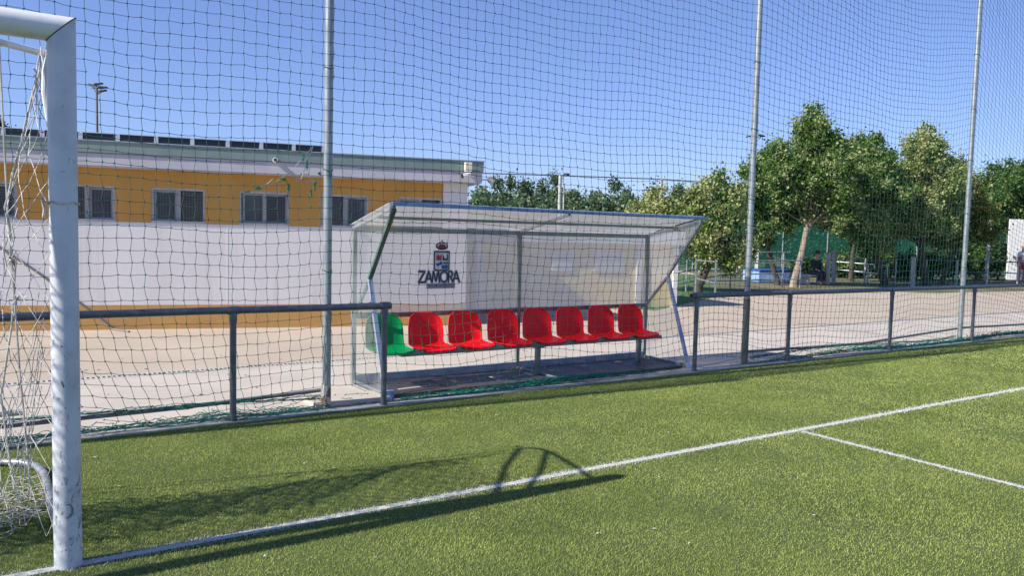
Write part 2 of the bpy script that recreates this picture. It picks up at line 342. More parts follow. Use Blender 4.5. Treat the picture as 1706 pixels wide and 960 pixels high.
def blades():
    pts = []
    for (x0, x1, y0, y1, dens, wd) in ((-1.2, 3.5, 1.9, 6.60, 24000, .0026), (3.5, 7, .8, 6.60, 13500, .0036), (7, 11, .8, 6.60, 7000, .0055), (11, 19, 1.5, 6.60, 2600, .010), (19, 34, 3, 6.60, 700, .02)):
        n = int((x1-x0)*(y1-y0)*dens); q = rng.random((n, 2))*[x1-x0, y1-y0]+[x0, y0]
        v = np.c_[q, np.zeros(n)]-EYE; zc = v@_fw; sx = (v@RT)/zc*FPX+853; sy = 480-(v@UP)/zc*FPX
        q = q[(zc > .5) & (sx > -220) & (sx < 1900) & (sy < 1130)]
        pts.append(np.c_[q, np.full(len(q), wd)])
    q = np.concatenate(pts); n = len(q)
    print('blades', n)
    # tufts in rows with scuffed thin places
    j = .004*np.sin(q[:, 0]*37+3*np.sin(q[:, 1]*5))+.013*rng.standard_normal(n)
    on = (np.abs(q[:, 1]-LINE_Y+j) < LINE_W/2) | ((np.abs(q[:, 0]-L2X+j) < L2W/2) & (q[:, 1] < LINE_Y))
    fade = np.sin(q[:, 0]*2.3)*np.sin(q[:, 1]*2.9+q[:, 0]*.7)+.5*np.sin(q[:, 0]*7.1+q[:, 1]*5.3)
    h = (.0075+.0065*rng.random(n))*(1+.16*fade)*np.where(q[:, 2] > .006, 1.2, 1.)
    a = rng.random(n)*2*math.pi; ln = .75*rng.random(n)+.15; la = a+math.pi/2+rng.standard_normal(n)*.6
    # fibres brushed a little towards +X
    dx = np.cos(la)*ln*h*1.1+.12*h; dy = np.sin(la)*ln*h*1.1; wv = q[:, 2]*(.6+.8*rng.random(n))/2
    base = np.c_[q[:, :2], np.full(n, -.001)]; sd = np.c_[np.cos(a)*wv, np.sin(a)*wv, np.zeros(n)]
    tip = base+np.c_[dx, dy, h]
    V = np.stack([base-sd, base+sd, tip], 1)
    return V, on
V, on = blades()
def tri(Vs): return Vs.reshape(-1, 3), np.arange(len(Vs)*3).reshape(-1, 3)
gcol = [(0, (.10, .135, .025)), (.18, (.29, .355, .075)), (.6, (.39, .455, .115)), (.96, (.52, .56, .2))]
M['blade'] = mat('turf_fibre', (1, 1, 1), .75, col2=(.66, .74, .6), scale=1.6, lo=.38, hi=.66, detail=8, island=gcol, transl=.22, spec=.15)
M['blade_w'] = mat('white_turf_fibre', (.8, .8, .77), .6, island=[(0, (.16, .2, .07)), (.3, (.5, .51, .46)), (.55, (.66, .66, .62)), (.95, (.76, .76, .72))])
a, b = tri(V[~on]); o = raw('turf_fibres', a, b, 'blade'); tag(o, 'short green artificial grass fibres standing across the pitch', 'turf', kind='stuff')
a, b = tri(V[on]); o = raw('white_line_fibres', a, b, 'blade_w'); tag(o, 'white fibres of the painted pitch lines', 'turf', kind='stuff')
# scattered specks on the turf
sp = MB()
for i in range(38):
    x, y = random.uniform(.2, 8), random.uniform(2.6, 6.4); r = random.uniform(.004, .011); an = random.random()*6
    sp.box((x, y, .015), (r*random.uniform(1, 2.5), r, .003), an)
tag(sp.build('turf_litter', 'white_net'), 'tiny pale bits of leaf litter scattered on the turf', 'litter', kind='stuff')

# ------------------------------------------------------------------ building
U = np.array([.9644, -.2646, 0]); NB = np.array([-.2646, -.9644, 0]); P0 = np.array([.2, 14.01, 0]); ZZ = np.array([0, 0, 1.])
def WP(u, z, off=0.): return P0+U*u+ZZ*z+NB*off
AX = np.array([U, -NB, ZZ])
def wbox(mb, u0, u1, z0, z1, o0, o1):    # o: outward offset range
    mb.box(WP((u0+u1)/2, (z0+z1)/2, (o0+o1)/2), (u1-u0, o1-o0, z1-z0), axes=AX)
bl = thing('sports_building', 'long low orange and white sports building with flat overhanging roof', 'building', WP(3, 0))
UL, UR, TH = -9., 7.2, .25
wins = [(-2.32, -1.53), (-.95, -.16) , (-.54+.0, .25), (.80, 1.57), (2.08, 2.87), (3.38, 4.17), (4.71, 5.47), (5.97, 6.75)]
wins = [(-3.3, -2.51), (-1.9, -1.11), (-.54, .25), (.78, 1.57), (2.08, 2.87), (3.38, 4.17), (4.68, 5.47), (5.96, 6.75)]
up = MB(); z0, z1, zt = 1.68, 2.235, 2.5
UE = 6.76
edges = [UL]+[q for wn in wins for q in wn]
for i in range(0, len(edges)-1, 2): wbox(up, edges[i], edges[i+1], z0, z1, -TH, 0)
wbox(up, UL, UE, z1, zt, -TH, 0)
up.build('upper_wall', 'orange', bl)
mw = MB(); wbox(mw, UL, UR, .385, z0, -TH, .003); wbox(mw, UE, UR, z0, zt, -TH, .003)
wbox(mw, UR-TH, UR-.001, 0, zt, -8, -TH); mw.build('white_wall', 'white_wall', bl)
bw = MB(); wbox(bw, UL, UR, 0, .385, -TH, .012); wbox(bw, UR-TH, UR+.012, 0, .385, -8, -TH); bw.build('base_band', 'base_orange', bl)
for u in (-.2, 3.2, 5.3):
    jn = MB(); wbox(jn, u, u+.012, .4, 1.67, .003, .006); jn.build('wall_joint', 'white', bl)
rf = MB(); wbox(rf, UL, UR+.18, 2.5, 2.52, -8.2, .2); rf.build('soffit', 'fascia_pale', bl)
f1 = MB(); wbox(f1, UL, UR+.2, 2.52, 2.70, -8.2, .22); f1.build('lower_fascia', 'fascia_pale', bl)
f2 = MB(); wbox(f2, UL, UR+.21, 2.70, 2.715, -8.2, .235); f2.build('drip_edge', 'rail', bl)
f3 = MB(); wbox(f3, UL, UR+.22, 2.715, 2.885, -8.2, .23); f3.build('upper_fascia', 'fascia_green', bl)
f4 = MB(); wbox(f4, UL, UR+.235, 2.885, 2.90, -8.2, .245); f4.build('roof_capping', 'alu', bl)
bk = MB(); wbox(bk, UL, UR-TH, 1.6, 2.4, -TH-.03, -TH-.005); bk.build('dark_interior', 'reveal', bl)
for i, (a, b) in enumerate(wins):
    fr = MB(); c = (a+b)/2; d = .055
    wbox(fr, a, b, z0, z0+.035, -.16, .012); wbox(fr, a, b, z1-.035, z1, -.16, -.03)
    wbox(fr, a, a+.035, z0+.035, z1-.035, -.16, -.03); wbox(fr, b-.035, b, z0+.035, z1-.035, -.16, -.03); wbox(fr, c-.03, c+.03, z0+.035, z1-.035, -.15, -.04)
    W = fr.build('window', 'win_frame', bl)
    flip = i in (3, 6, 2)
    pa, pb = MB(), MB()
    s1, s2 = ((a+.035, c-.03), (c+.03, b-.035)); cl, dk = (s2, s1) if flip else (s1, s2)
    if i == 5: cl = (a+.06, b-.035); dk = (a+.036, a+.058)
    sf = MB(); u0, u1 = cl
    wbox(sf, u0, u0+.03, z0+.036, z1-.036, -.13, -.09); wbox(sf, u1-.03, u1, z0+.036, z1-.036, -.13, -.09); wbox(sf, u0+.03, u1-.03, z0+.036, z0+.066, -.13, -.09); wbox(sf, u0+.03, u1-.03, z1-.066, z1-.036, -.13, -.09)
    sf.build('sash', 'win_frame', W)
    wbox(pa, u0+.03, u1-.03, z0+.066, z1-.066, -.125, -.12); pa.build('pane', 'glass_pale', W)
    wbox(pb, *dk, z0+.036, z1-.036, -.2, -.195); pb.build('pane', 'glass_dark', W)
    gr = MB()
    u = a+.05
    while u < b-.04: wbox(gr, u-.0015, u+.0015, z0+.036, z1-.036, -.026, -.023); u += .042
    z = z0+.06
    while z < z1-.04: wbox(gr, a+.036, b-.036, z-.0015, z+.0015, -.022, -.019); z += .042
    gr.build('grille', 'grille', W)
def grime():
    m = M['white_wall']; t = m.node_tree; N = t.nodes; L = t.links; b = N['Principled BSDF']; src = b.inputs['Base Color'].links[0].from_socket
    tc = N.new('ShaderNodeTexCoord'); mp = N.new('ShaderNodeMapping'); mp.inputs['Scale'].default_value = (9, 9, .5); L.new(tc.outputs['Object'], mp.inputs[0])
    n = N.new('ShaderNodeTexNoise'); n.inputs['Scale'].default_value = 1.; n.inputs['Detail'].default_value = 6; L.new(mp.outputs[0], n.inputs['Vector'])
    mr = N.new('ShaderNodeMapRange'); mr.inputs[1].default_value = .56; mr.inputs[2].default_value = .78; mr.inputs[4].default_value = .45; L.new(n.outputs[0], mr.inputs[0])
    mx = N.new('ShaderNodeMix'); mx.data_type = 'RGBA'; mx.inputs[7].default_value = (.5, .47, .44, 1); L.new(src, mx.inputs[6]); L.new(mr.outputs[0], mx.inputs[0]); L.new(mx.outputs[2], b.inputs['Base Color'])
grime()
# solar panels on the roof edge
def Wpix(x, y, off):
    r = ray(x, y); o = P0+NB*off; t = ((o-EYE)@NB)/(r@NB); q = EYE+r*t; return (q-o)@U
gaps = [Wpix(x, 225, -.1) for x in (72.6, 136, 198, 262, 322, 381, 437, 491, 541)]
gaps = [gaps[0]-(gaps[1]-gaps[0])*k for k in (3, 2, 1)]+gaps
pos = ['at the far left end of the row', 'second from the far left', 'just left of the goal post', 'half hidden by the goal post', 'between goal post and floodlight mast', 'second to the right of the goal post', 'third to the right of the goal post', 'fourth to the right of the goal post', 'fifth to the right of the goal post', 'next to last before the net pole', 'last one beside the net pole']
for i in range(len(gaps)-1):
    a, b = gaps[i]+.018, gaps[i+1]-.05
    t = thing('solar_panel', 'dark solar panel on the roof edge, '+pos[i], 'solar panel', WP((a+b)/2, 2.9, -.3), 'solar panels in a row on the roof')
    lo = [WP(a, 2.925, -.1), WP(b, 2.925, -.1), WP(b, 2.945, -.1), WP(a, 2.945, -.1)]
    m1 = MB(); wbox(m1, a, b, 2.905, 3.032, -.14, -.10); m1.build('panel', 'pv', t)
    m2 = MB(); wbox(m2, a-.01, b+.01, 3.033, 3.045, -1.1, -.085); m2.build('panel_frame', 'pv_frame', t)
    m3 = MB(); wbox(m3, b+.004, b+.064, 2.902, 3.032, -.18, -.09); m3.build('bracket', 'pv_frame', t)
    if i % 2 == 0:
        m4 = MB(); c = a+.6*(b-a); m4.tube([WP(c, 3.035, -.2), WP(c, 3.07, -.2)], .008, 6); m4.build('bolt', 'alu', t)
# things mounted on the fascia
c = WP(3.93, 2.73, .26)
t = thing('dome_camera', 'small white round security camera midway along the roof fascia', 'camera', c)
MB().tube([c+NB*-.03, c+NB*.05], .04, 14).build('housing', 'white', t, True); MB().tube([c+NB*.052, c+NB*.07], [.026, .018], 12).build('lens', 'glass_dark', t, True)
c = WP(7.12, 2.79, .3)
t = thing('junction_box', 'cream box fixed to the end of the roof fascia', 'junction box', c); MB().box(c, (.13, .09, .13), axes=AX).build('case', mat('cream_plastic', (.72, .68, .52), .5), t, bevel=.01)
MB().box(c-ZZ*.08, (.11, .08, .02), axes=AX).build('gland_plate', 'white', t)
c = WP(7.05, 2.615, .33)
t = thing('bullet_camera', 'white security camera under the cream box at the roof corner', 'camera', c)
MB().tube([c+U*.1+ZZ*.03, c-U*.03], [.035, .045], 14).build('housing', 'white', t, True); MB().tube([c-U*.032, c-U*.06-ZZ*.005], [.043, .03], 14).build('lens', 'glass_dark', t, True)
MB().tube([c+U*.06+ZZ*.02, c+U*.1-NB*.1+ZZ*.05], .012, 8).build('arm', 'white', t, True)
c = WP(7.55, 2.58, .2)
t = thing('satellite_dish', 'small grey round dish beside the roof corner', 'dish', c)
ds = MB(); ds.tube([c, c+NB*.015, c+NB*.03], [.02, .05, .065], 18).build('dish', 'concrete_post', t, True); MB().tube([c, c-U*.14-NB*.02], .01, 8).build('arm', 'galv', t, True)
# slanting shadow line on the wall, put in as a thin grey tube
def wpt(x, y, off=.02):
    o = P0+NB*off; r = ray(x, y); return EYE+r*(((o-EYE)@NB)/(r@NB))
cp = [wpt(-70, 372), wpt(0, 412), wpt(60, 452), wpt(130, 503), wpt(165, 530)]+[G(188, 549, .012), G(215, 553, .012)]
tag(MB().tube(cp, .018, 8).build('wall_shadow', mat('shadow_grey', (.2, .19, .19), .7), None, True), 'grey shadow line, modelled as a tube, sloping down the white wall to the pavement', 'painted shadow')

c = G(6, 692); tag(MB().box((c[0]-.12, c[1], .004), (.5, .16, .01)).box((c[0]-.12, c[1], .011), (.46, .12, .006)).build('drain_cover', 'bar', None), 'grey drain cover set in the pale path behind the goal net', 'drain cover')
lm = MB()
for i in range(240):
    x, y = random.uniform(-2, 26), random.choice((random.uniform(6.9, 9.1), random.uniform(9.5, 13))); q_ = random.uniform(.006, .022)
    if y > 12.2-.2*x and x < 8: continue
    lm.box((x, y, .006), (q_*random.uniform(1, 2), q_, .004), random.random()*6)
tag(lm.build('path_litter', 'bark_pale', None), 'small dry leaves and grit scattered on the pavement', 'litter', kind='stuff')
# ------------------------------------------------------------------ low annex behind the dugout
A = np.array([8.95, 14.6, 0]); B = np.array([13.75, 13.45, 0]); ua = (B-A)/np.linalg.norm(B-A); na = np.array([ua[1], -ua[0], 0]); LA = np.linalg.norm(B-A)
AXA = np.array([ua, -na, ZZ])
def abox(mb, u0, u1, z0, z1, o0, o1): mb.box(A+ua*(u0+u1)/2+na*(o0+o1)/2+ZZ*(z0+z1)/2, (u1-u0, o1-o0, z1-z0), axes=AXA)
t = thing('low_annex', 'low cream yellow hut with white trim seen through the dugout panel', 'hut', A+ua*LA/2)
m1 = MB(); abox(m1, 0, LA, 0, 1.48, -3, 0); m1.build('wall', 'cream_wall', t)
m1 = MB(); abox(m1, -.15, LA+.15, 1.485, 1.8, -3.1, .12); m1.build('fascia', 'white', t)
for u in (-.07, LA*.78, LA-.1):
    m1 = MB(); abox(m1, u, u+.12, 0, 1.483, .002, .05); m1.build('pilaster', 'white', t)
for u0, u1 in ((1.7, 2.2), (2.75, 3.5)):
    m1 = MB(); abox(m1, u0, u1, .85, 1.28, .003, .03); W = m1.build('window', 'white', t); m2 = MB(); abox(m2, u0+.05, u1-.05, .9, 1.23, .031, .034); m2.build('pane', 'pane_pale', W)

# ------------------------------------------------------------------ goal
GX, GY, GZ, GR = .312, 4.16, 2.485, .059
gl = thing('football_goal', 'white football goal with scuffed post and torn hanging net', 'goal', (GX, GY, 0))
GXL = GX-7.4
for gx in (GX, GXL):
    P = MB(); n = 32; s = 1 if gx == GX else -1
    # mitred head
    for k in range(n):
        t_ = 2*math.pi*k/n; x = gx+GR*math.cos(t_); y = GY+GR*math.sin(t_)
        P.v.append((x, y, 0)); P.v.append((x, y, GZ+s*GR*math.cos(t_)-.003))
    for k in range(n):
        k2 = (k+1) % n; P.f.append((2*k, 2*k2, 2*k2+1, 2*k+1))
    P.f.append(tuple(2*k+1 for k in range(n))); P.build('post', 'scuff', gl, True)
cb = MB(); n = 32
for k in range(n):
    t_ = 2*math.pi*k/n; z = GZ+GR*math.sin(t_); y = GY+GR*math.cos(t_); d = GR*math.sin(t_)
    cb.v.append((GX+d-.003, y, z)); cb.v.append((GXL-d+.003, y, z))
for k in range(n):
    k2 = (k+1) % n; cb.f.append((2*k, 2*k2, 2*k2+1, 2*k+1))
M['bar_paint'] = mat('crossbar_paint', (.74, .75, .74), .35, col2=(.38, .42, .33), scale=6, lo=.52, hi=.72, bump=.05, stretch=(.6, 1, 1))
cb.build('crossbar', 'bar_paint', gl, True)
jt = MB(); ring = [(GX+GR*1.005*math.cos(2*math.pi*k/32), GY+GR*1.005*math.sin(2*math.pi*k/32), GZ+GR*1.005*math.cos(2*math.pi*k/32)) for k in range(32)]
jt.tube(ring+[ring[0]], .0028, 5, False); jt.build('mitre_joint', 'groove', gl)
def bracket(X, s):
    b = MB(); a0 = [(X, GY+.05, 2.40), (X+.01*s, 4.5, 2.45), (X+.01*s, 4.85, 2.50), (X-.03*s, 4.97, 2.52), (X-.12*s, 5.04, 2.55), (X-.22*s, 5.06, 2.56)]
    b.tube(a0, .016, 10); b.tube([a0[-1], (X-.5*s, 4.7, 2.50), (X-.81*s, GY+.05, 2.43)], .019, 10)
    b.tube([(X-.0*s, 4.9, 2.5), (X-.3*s, 4.5, 2.47), (X-.58*s, GY+.05, 2.43)], .017, 10); b.build('net_bracket', 'white_paint', gl, True)
bracket(GX, 1); bracket(GXL, -1)
# clamp ring and rope knot on the post
z_c = atY(104, 338, GY-.05)[2]
r_ = [(GX+(GR+.004)*math.cos(2*math.pi*k/24), GY+(GR+.004)*math.sin(2*math.pi*k/24), z_c+.004*math.sin(k)) for k in range(24)]
b = MB().tube(r_+[r_[0]], .0045, 6, False); b.tube([(GX-.06, GY-.01, z_c), (GX-.085, GY-.01, z_c+.012), (GX-.075, GY, z_c-.03), (GX-.08, GY, z_c-.07)], .006, 6); b.build('tie_rope', 'white_net', gl, True)
b = MB().tube([(GX-.045, GY+.05, 2.40), (GX-.062, GY+.05, 2.3), (GX-.066, GY+.05, 2.2), (GX-.055, GY+.05, 2.05)], [.006, .013, .012, .004], 8); b.build('strap', 'white', gl, True)
# ground frame
gf = MB(); pts = [(GX-.01, GY+.05, .03)]+[(GX-.01, y, .03) for y in (4.6, 5.2, 5.7)]+[(GX-.04, 5.9, .03), (GX-.12, 6.05, .03), (GX-.26, 6.14, .03), (GX-.45, 6.17, .03), (-3, 6.17, .03), (GXL+.45, 6.17, .03), (GXL+.12, 6.05, .03), (GXL, 5.8, .03), (GXL, GY, .03)]
gf.tube(pts, .024, 12); gf.build('ground_frame', 'galv', gl, True)
# net of the goal: diamond mesh
def diamond(Sf, nu, nv, r=.0022, jit=.006, drop=0., sub=2):
    I = np.arange(nu+1); J = np.arange(nv+1); A_, B_ = [], []
    node = {}
    def pt(i, j):
        if (i, j) not in node: node[(i, j)] = np.array(Sf(i/nu, j/nv))+rng.standard_normal(3)*jit*(0 if i in (0,) else 1)
        return node[(i, j)]
    for i in range(nu+1):
        for j in range(nv):
            if (i+j) % 2: continue
            for di in (-1, 1):
                if 0 <= i+di <= nu:
                    if rng.random() < drop: continue
                    a, b = pt(i, j), pt(i+di, j+1); m = (a+b)/2+rng.standard_normal(3)*jit*.5-np.array([0, 0, .006])
                    A_ += [a, m]; B_ += [m, b]
            if j+2 <= nv and False: pass
    for i in range(nu+1):       # lower half of the diamonds is covered by the odd rows
        for j in range(nv):
            if (i+j) % 2 == 0: continue
    return A_, B_
def side(X, s):
    def f(u, v):     # u front to rear, v top to bottom
        rear_y = 5.0+.25*v+.06*math.sin(v*5); y = (GY+.06)*(1-u)+rear_y*u
        inn = .20*u*min(1, v*1.7)+.10*math.sin(math.pi*u)*math.sin(math.pi*min(1, v*1.05))
        z = 2.42*(1-v)+.05+.06*u*(1-v)-.05*math.sin(math.pi*u)*(1-v)
        return (X-s*(.045+inn+.02*math.sin(v*17+u*4)), y+.03*math.sin(v*11+u*5)*u, max(.035, z))
    return f
A_, B_ = diamond(side(GX, 1), 8, 24, jit=.005, drop=.04); nside = len(A_)
A2, B2 = diamond(side(GXL, -1), 10, 30); A_ += A2; B_ += B2
def back(u, v):
    x = GX-.36-6.7*u; y = 5.05+.14*v-.62*math.sin(math.pi*min(1, v*1.02))*abs(((u*8.3+v*1.3) % 1)*2-1); sag = .09*abs(math.sin(u*math.pi*7))
    return (x, y, (2.47-sag*(1-v))*(1-v)+.035)
def top(u, v):
    x = GX-.62-6.3*u; y = GY+.06+(5.06-GY-.06)*v; return (x, y, 2.45-.045*math.sin(math.pi*v)*(.6+.4*math.sin(u*20))+.05*v)
A2, B2 = diamond(back, 130, 46, jit=.010, drop=.0); A_ += A2; B_ += B2
A2, B2 = diamond(top, 130, 16, jit=.01); A_ += A2; B_ += B2
nbig = len(A_)
# heap of loose net lying inside the frame, and hanging loops
for q in range(85):
    x, y = GX-.04-random.random()*.35, random.uniform(4.75, 5.45); z = .02+random.random()*.05; a = random.random()*6.28
    prev = np.array([x, y, z])
    for s_ in range(7):
        a += random.uniform(-1.1, 1.1); nx = prev+np.array([math.cos(a)*.035, math.sin(a)*.035+.004, random.uniform(-.012, .012)]); nx[2] = max(.012, min(.1, nx[2])); nx[0] = min(nx[0], GX-.03)
        A_.append(prev); B_.append(nx); prev = nx
for q in range(9):          # cords from the knot down to the heap
    p0 = np.array([GX-.04-.03*random.random(), 4.3+random.random()*.6, random.uniform(.7, 1.3)]); p1 = np.array([GX-.08-random.random()*.3, random.uniform(4.8, 5.5), .05]); prev = p0
    off = rng.standard_normal(3)*.03
    for s_ in range(1, 13):
        tt = s_/12; nx = p0*(1-tt)+p1*tt+off*math.sin(tt*math.pi)+rng.standard_normal(3)*.004; A_.append(prev); B_.append(nx); prev = nx
V_, F_ = segs(A_, B_, [.0021]*nside+[.0046]*(nbig-nside)+[.0021]*(len(A_)-nbig)); raw('net', V_, F_, 'white_net', gl)
cord = MB(); cp = [atY(66, 118, 4.95), atY(52, 165, 4.97), atY(40, 215, 5.0), atY(27, 268, 5.02), atY(15, 320, 5.05), atY(8, 345, 5.06), atY(16, 385, 5.05), atY(18, 430, 5.1), atY(26, 440, 5.1), atY(24, 470, 5.15), atY(20, 540, 5.2), atY(11, 600, 5.25), atY(2, 660, 5.3), atY(12, 740, 5.35), atY(24, 815, 5.35)]
cord.tube(cp, .0055, 7)
for (x, y) in ((18, 432), (26, 500), (64, 124)):
    c0 = atY(x, y, 5.1)
    for q in range(7):
        d = rng.standard_normal(3)*.022; e = rng.standard_normal(3)*.022; cord.tube([c0+d, c0, c0+e], .004, 5)
cord.tube([(GX-.22, 5.06, 2.54), (GX-.195, 5.11, 1.7), (GX-.15, 5.19, .8), (GX-.10, 5.27, .04)], .006, 6)
cord.build('net_cord', 'white_net', gl, True)

# ------------------------------------------------------------------ railings
def post_rail(name, label, x0, x1, posts, openend):
    t = thing(name, label, 'railing', ((x0+x1)/2, 6.66, 0), 'pitch-side railings')
    zr = .935
    m = MB(); n = 14; xs = np.linspace(x0, x1, 12); m.tube([(x, 6.66, zr+.003*math.sin(x*1.7)) for x in xs], .031, 18, cap=True); m.build('top_rail', 'rail', t, True)
    ends = MB()
    ex = x1 if openend == 'r' else x0; sg = 1 if openend == 'r' else -1
    ends.tube([(ex+sg*.001, 6.66, zr), (ex+sg*.002, 6.66, zr)], .022, 16); ends.build('open_end', 'hole', t)
    for x in posts:
        m = MB(); m.tube([(x, 6.66, 0), (x, 6.66, zr-.02)], .027, 16); m.tube([(x, 6.66, .012), (x, 6.66, .03)], .034, 16)
        P_ = m.build('post', 'rail', t, True)
        c_ = MB(); c_.tube([(x-.045, 6.66, zr), (x+.045, 6.66, zr)], .0355, 18); c_.tube([(x, 6.66, zr-.10), (x, 6.66, zr-.02)], .0325, 16); c_.tube([(x+.0, 6.625, zr-.06), (x, 6.618, zr-.06)], .007, 8); c_.build('clamp', 'rail', P_, True)
    return t
post_rail('railing', 'dark grey tube railing behind the goal, left of the dugout', -6.5, 3.13, (-5.59, -3.16, -.73, 1.71, 3.07), 'r')
post_rail('railing', 'dark grey tube railing along the pitch, right of the dugout', 7.08, 25, (7.18, 8.96, 11.39, 13.86, 16.3, 18.7, 21.2, 23.6), 'l')
# tall poles of the ball-stop net
pl = [(-3.1, 'out of frame at far left'), (2.58, 'between goal and dugout'), (8.3, 'just right of the dugout'), (13.8, 'at the far end of the right railing'), (19.4, 'beyond the right edge')]
plab = {2.58: 'tall galvanised net pole with rusty base, between goal and dugout', 8.3: 'tall galvanised net pole with dark sleeve, right of the dugout', 13.8: 'tall galvanised net pole beside a railing post, farthest right', -3.1: 'tall galvanised net pole standing behind the goal', 19.4: 'tall galvanised net pole beyond the last visible railing post'}
M['rust'] = mat('rusty_sleeve', (.2, .14, .09), .8, .1, col2=(.5, .48, .45), scale=14, lo=.45, hi=.55, bump=.3)
M['sleeve'] = mat('olive_sleeve', (.12, .125, .105), .7, .2, col2=(.17, .17, .15), scale=10)
for x, _ in pl:
    t = thing('net_pole', plab[x], 'pole', (x, 6.83, 0), 'tall poles of the ball-stop net')
    MB().tube([(x, 6.83, 0), (x, 6.83, 4), (x, 6.83, 8.2)], .039, 20).build('shaft', 'galv', t, True)
    if x in (2.58, 8.3):
        h = .22 if x == 2.58 else .86
        MB().tube([(x-.003, 6.828, 0), (x-.003, 6.828, h)], .044, 20).build('sleeve', 'rust' if x == 2.58 else 'sleeve', t, True)
    s_ = MB()
    for z in (1.25, 2.15, 3.05, 3.9, 4.8, 5.8, 6.7):
        r_ = [(x+.042*math.cos(a), 6.83+.042*math.sin(a), z+.01*math.cos(a*2)) for a in np.linspace(0, 2*math.pi, 14)]; s_.tube(r_, .004, 5); s_.tube([(x, 6.787, z), (x+.012, 6.77, z-.03), (x-.005, 6.775, z-.07)], .003, 5)
    s_.build('net_tie', 'dark_net', t, True)
# bottom bars of the net
def bbar(label, P_):
    t = tag(MB().tube(P_, .018, 12).build('net_bar', 'bar', None, True), label, 'bar', 'bars at the foot of the net')
bbar('grey tube low behind the left railing, ending at the net pole', [(-3, 6.86, .10), (0, 6.86, .105), (1.3, 6.86, .12), (2.1, 6.86, .145), (2.56, 6.86, .16)])
bbar('grey tube low behind the railing, between the two right poles', [(8.33, 6.87, .15), (9.6, 6.87, .13), (11.0, 6.87, .11), (12.6, 6.87, .17), (13.76, 6.87, .21)])
bbar('grey tube low behind the railing at the right edge', [(13.84, 6.87, .22), (15.5, 6.87, .19), (17.5, 6.87, .16), (19.4, 6.87, .15)])

# ------------------------------------------------------------------ ball-stop net
CELL = .0965; ZTOP = 7.6
px = [q[0] for q in pl]
ncol = int((px[-1]-px[0])/CELL); nrow = int(ZTOP/CELL)
SAG = [.05, .06, .40, 1.3]; BUL = [.05, .06, .10, .22]
def netpt(i, j):
    x = px[0]+i*CELL; z = ZTOP-j*CELL
    b = min(3, max(0, sum(x > q for q in px)-1)); tt = (x-px[b])/(px[b+1]-px[b]); s = 4*tt*(1-tt)
    hz = min(1, max(0, z/7.))
    dz = -SAG[b]*s*(.25+.75*hz) if b < 3 else -SAG[b]*s*(.15+.85*min(1, max(0, (z-.4)/4)))
    y = 6.775-BUL[b]*s*math.sin(math.pi*min(1, z/ZTOP))
    if 2.9 < x < 7.6:                # stretched over the edge of the dugout roof
        e = min(1, (x-2.9)/.3, (7.6-x)/.25); c = max(0, 1-abs(z-1.9)/.9); y -= .09*e*c
    if z < 1.35 and b <= 1:          # foot dragged sideways
        q = 1.35-z; x += (.20 if b == 0 else .13)*q*q*(.6+.4*math.sin(x*2.1)); y += .05*q
    if b >= 2: x += .02*math.sin(z*3+x)*max(0, 1.5-z)
    dz += .018*math.sin(x*1.7+z*.9)+.012*math.sin(x*4.1+z*2.3)+max(0, 1.3-z)*.05*math.sin(x*2.6+1)
    dx = (.005 if (i+j) % 2 else -.005)*(1.3 if z < 2.2 else .7)+.006*math.sin(z*2.1+i*.12)
    dx += random.gauss(0, .0026); dz += random.gauss(0, .0018)+(.002 if i % 2 else -.002)
    return (x+dx, y+random.gauss(0, .003), z+dz)
NP = np.array([[netpt(i, j) for j in range(nrow+1)] for i in range(ncol+1)])
NP[:, :, 2] = np.maximum(NP[:, :, 2], .03)
tx0, tx1 = atY(425, 290, 6.75)[0], atY(533, 290, 6.75)[0]; tz1, tz0 = atY(480, 262, 6.75)[2], atY(480, 308, 6.75)[2]
def torn(p): return (tx0 < p[0] < tx1 and tz0 < p[2] < tz1)
A_, B_ = [], []
for i in range(ncol+1):
    for j in range(nrow+1):
        for di, dj in ((1, 0), (0, 1)):
            if i+di > ncol or j+dj > nrow: continue
            a = NP[i, j]; b = NP[i+di, j+dj]
            if min(a[2], b[2]) < .12 and random.random() < .5: continue
            m = (a+b)/2
            if torn(m) and random.random() < .88: continue
            if random.random() < .0012: continue
            m = m+np.array([random.gauss(0, .0022), 0, random.gauss(0, .002)-(.003 if di else 0)])
            A_ += [a, m]; B_ += [m, b]
# knots
K = NP.reshape(-1, 3); K = K[(K[:, 2] > .05)]; K = K[(K[:, 0] < 12)]
V1, F1 = segs(A_, B_, .0023)
V2, F2 = segs(K-[.004, 0, .003], K+[.004, 0, .003], .0046)
sn = thing('ball_stop_net', 'tall green square-mesh ball-stop net hung on the poles along the pitch', 'net', (8, 6.77, 0))
raw('mesh', np.r_[V1, V2], np.r_[F1, F2+len(V1)], 'dark_net', sn)
# torn place: pale cords and green tangles
tc_ = MB()
def pz(x, y): return atY(x, y, 6.735)
for a, b in (((522, 243), (492, 277)), ((487, 283), (454, 306)), ((454, 306), (437, 312)), ((522, 243), (501, 300)), ((489, 294), (527, 305)), ((474, 276), (500, 301)), ((500, 300), (528, 306)), ((455, 298), (437, 311)), ((512, 295), (528, 304)), ((465, 297), (464, 321)), ((520, 246), (514, 262)), ((487, 297), (500, 302))):
    A0, B0 = pz(*a), pz(*b); tc_.tube([A0, (A0+B0)/2-ZZ*.006, B0], .003, 5)
for c0, sz in (((480, 312), (6, 10)), ((477, 306), (8, 3)), ((519, 320), (3, 8)), ((526, 308), (4, 7)), ((430, 313), (7, 5)), ((411, 319), (7, 2)), ((512, 277), (3, 9)), ((506, 262), (5, 6)), ((533, 290), (5, 3))):
    pass
tc_.build('repair_cord', 'white_net', sn, True)
tg = MB()
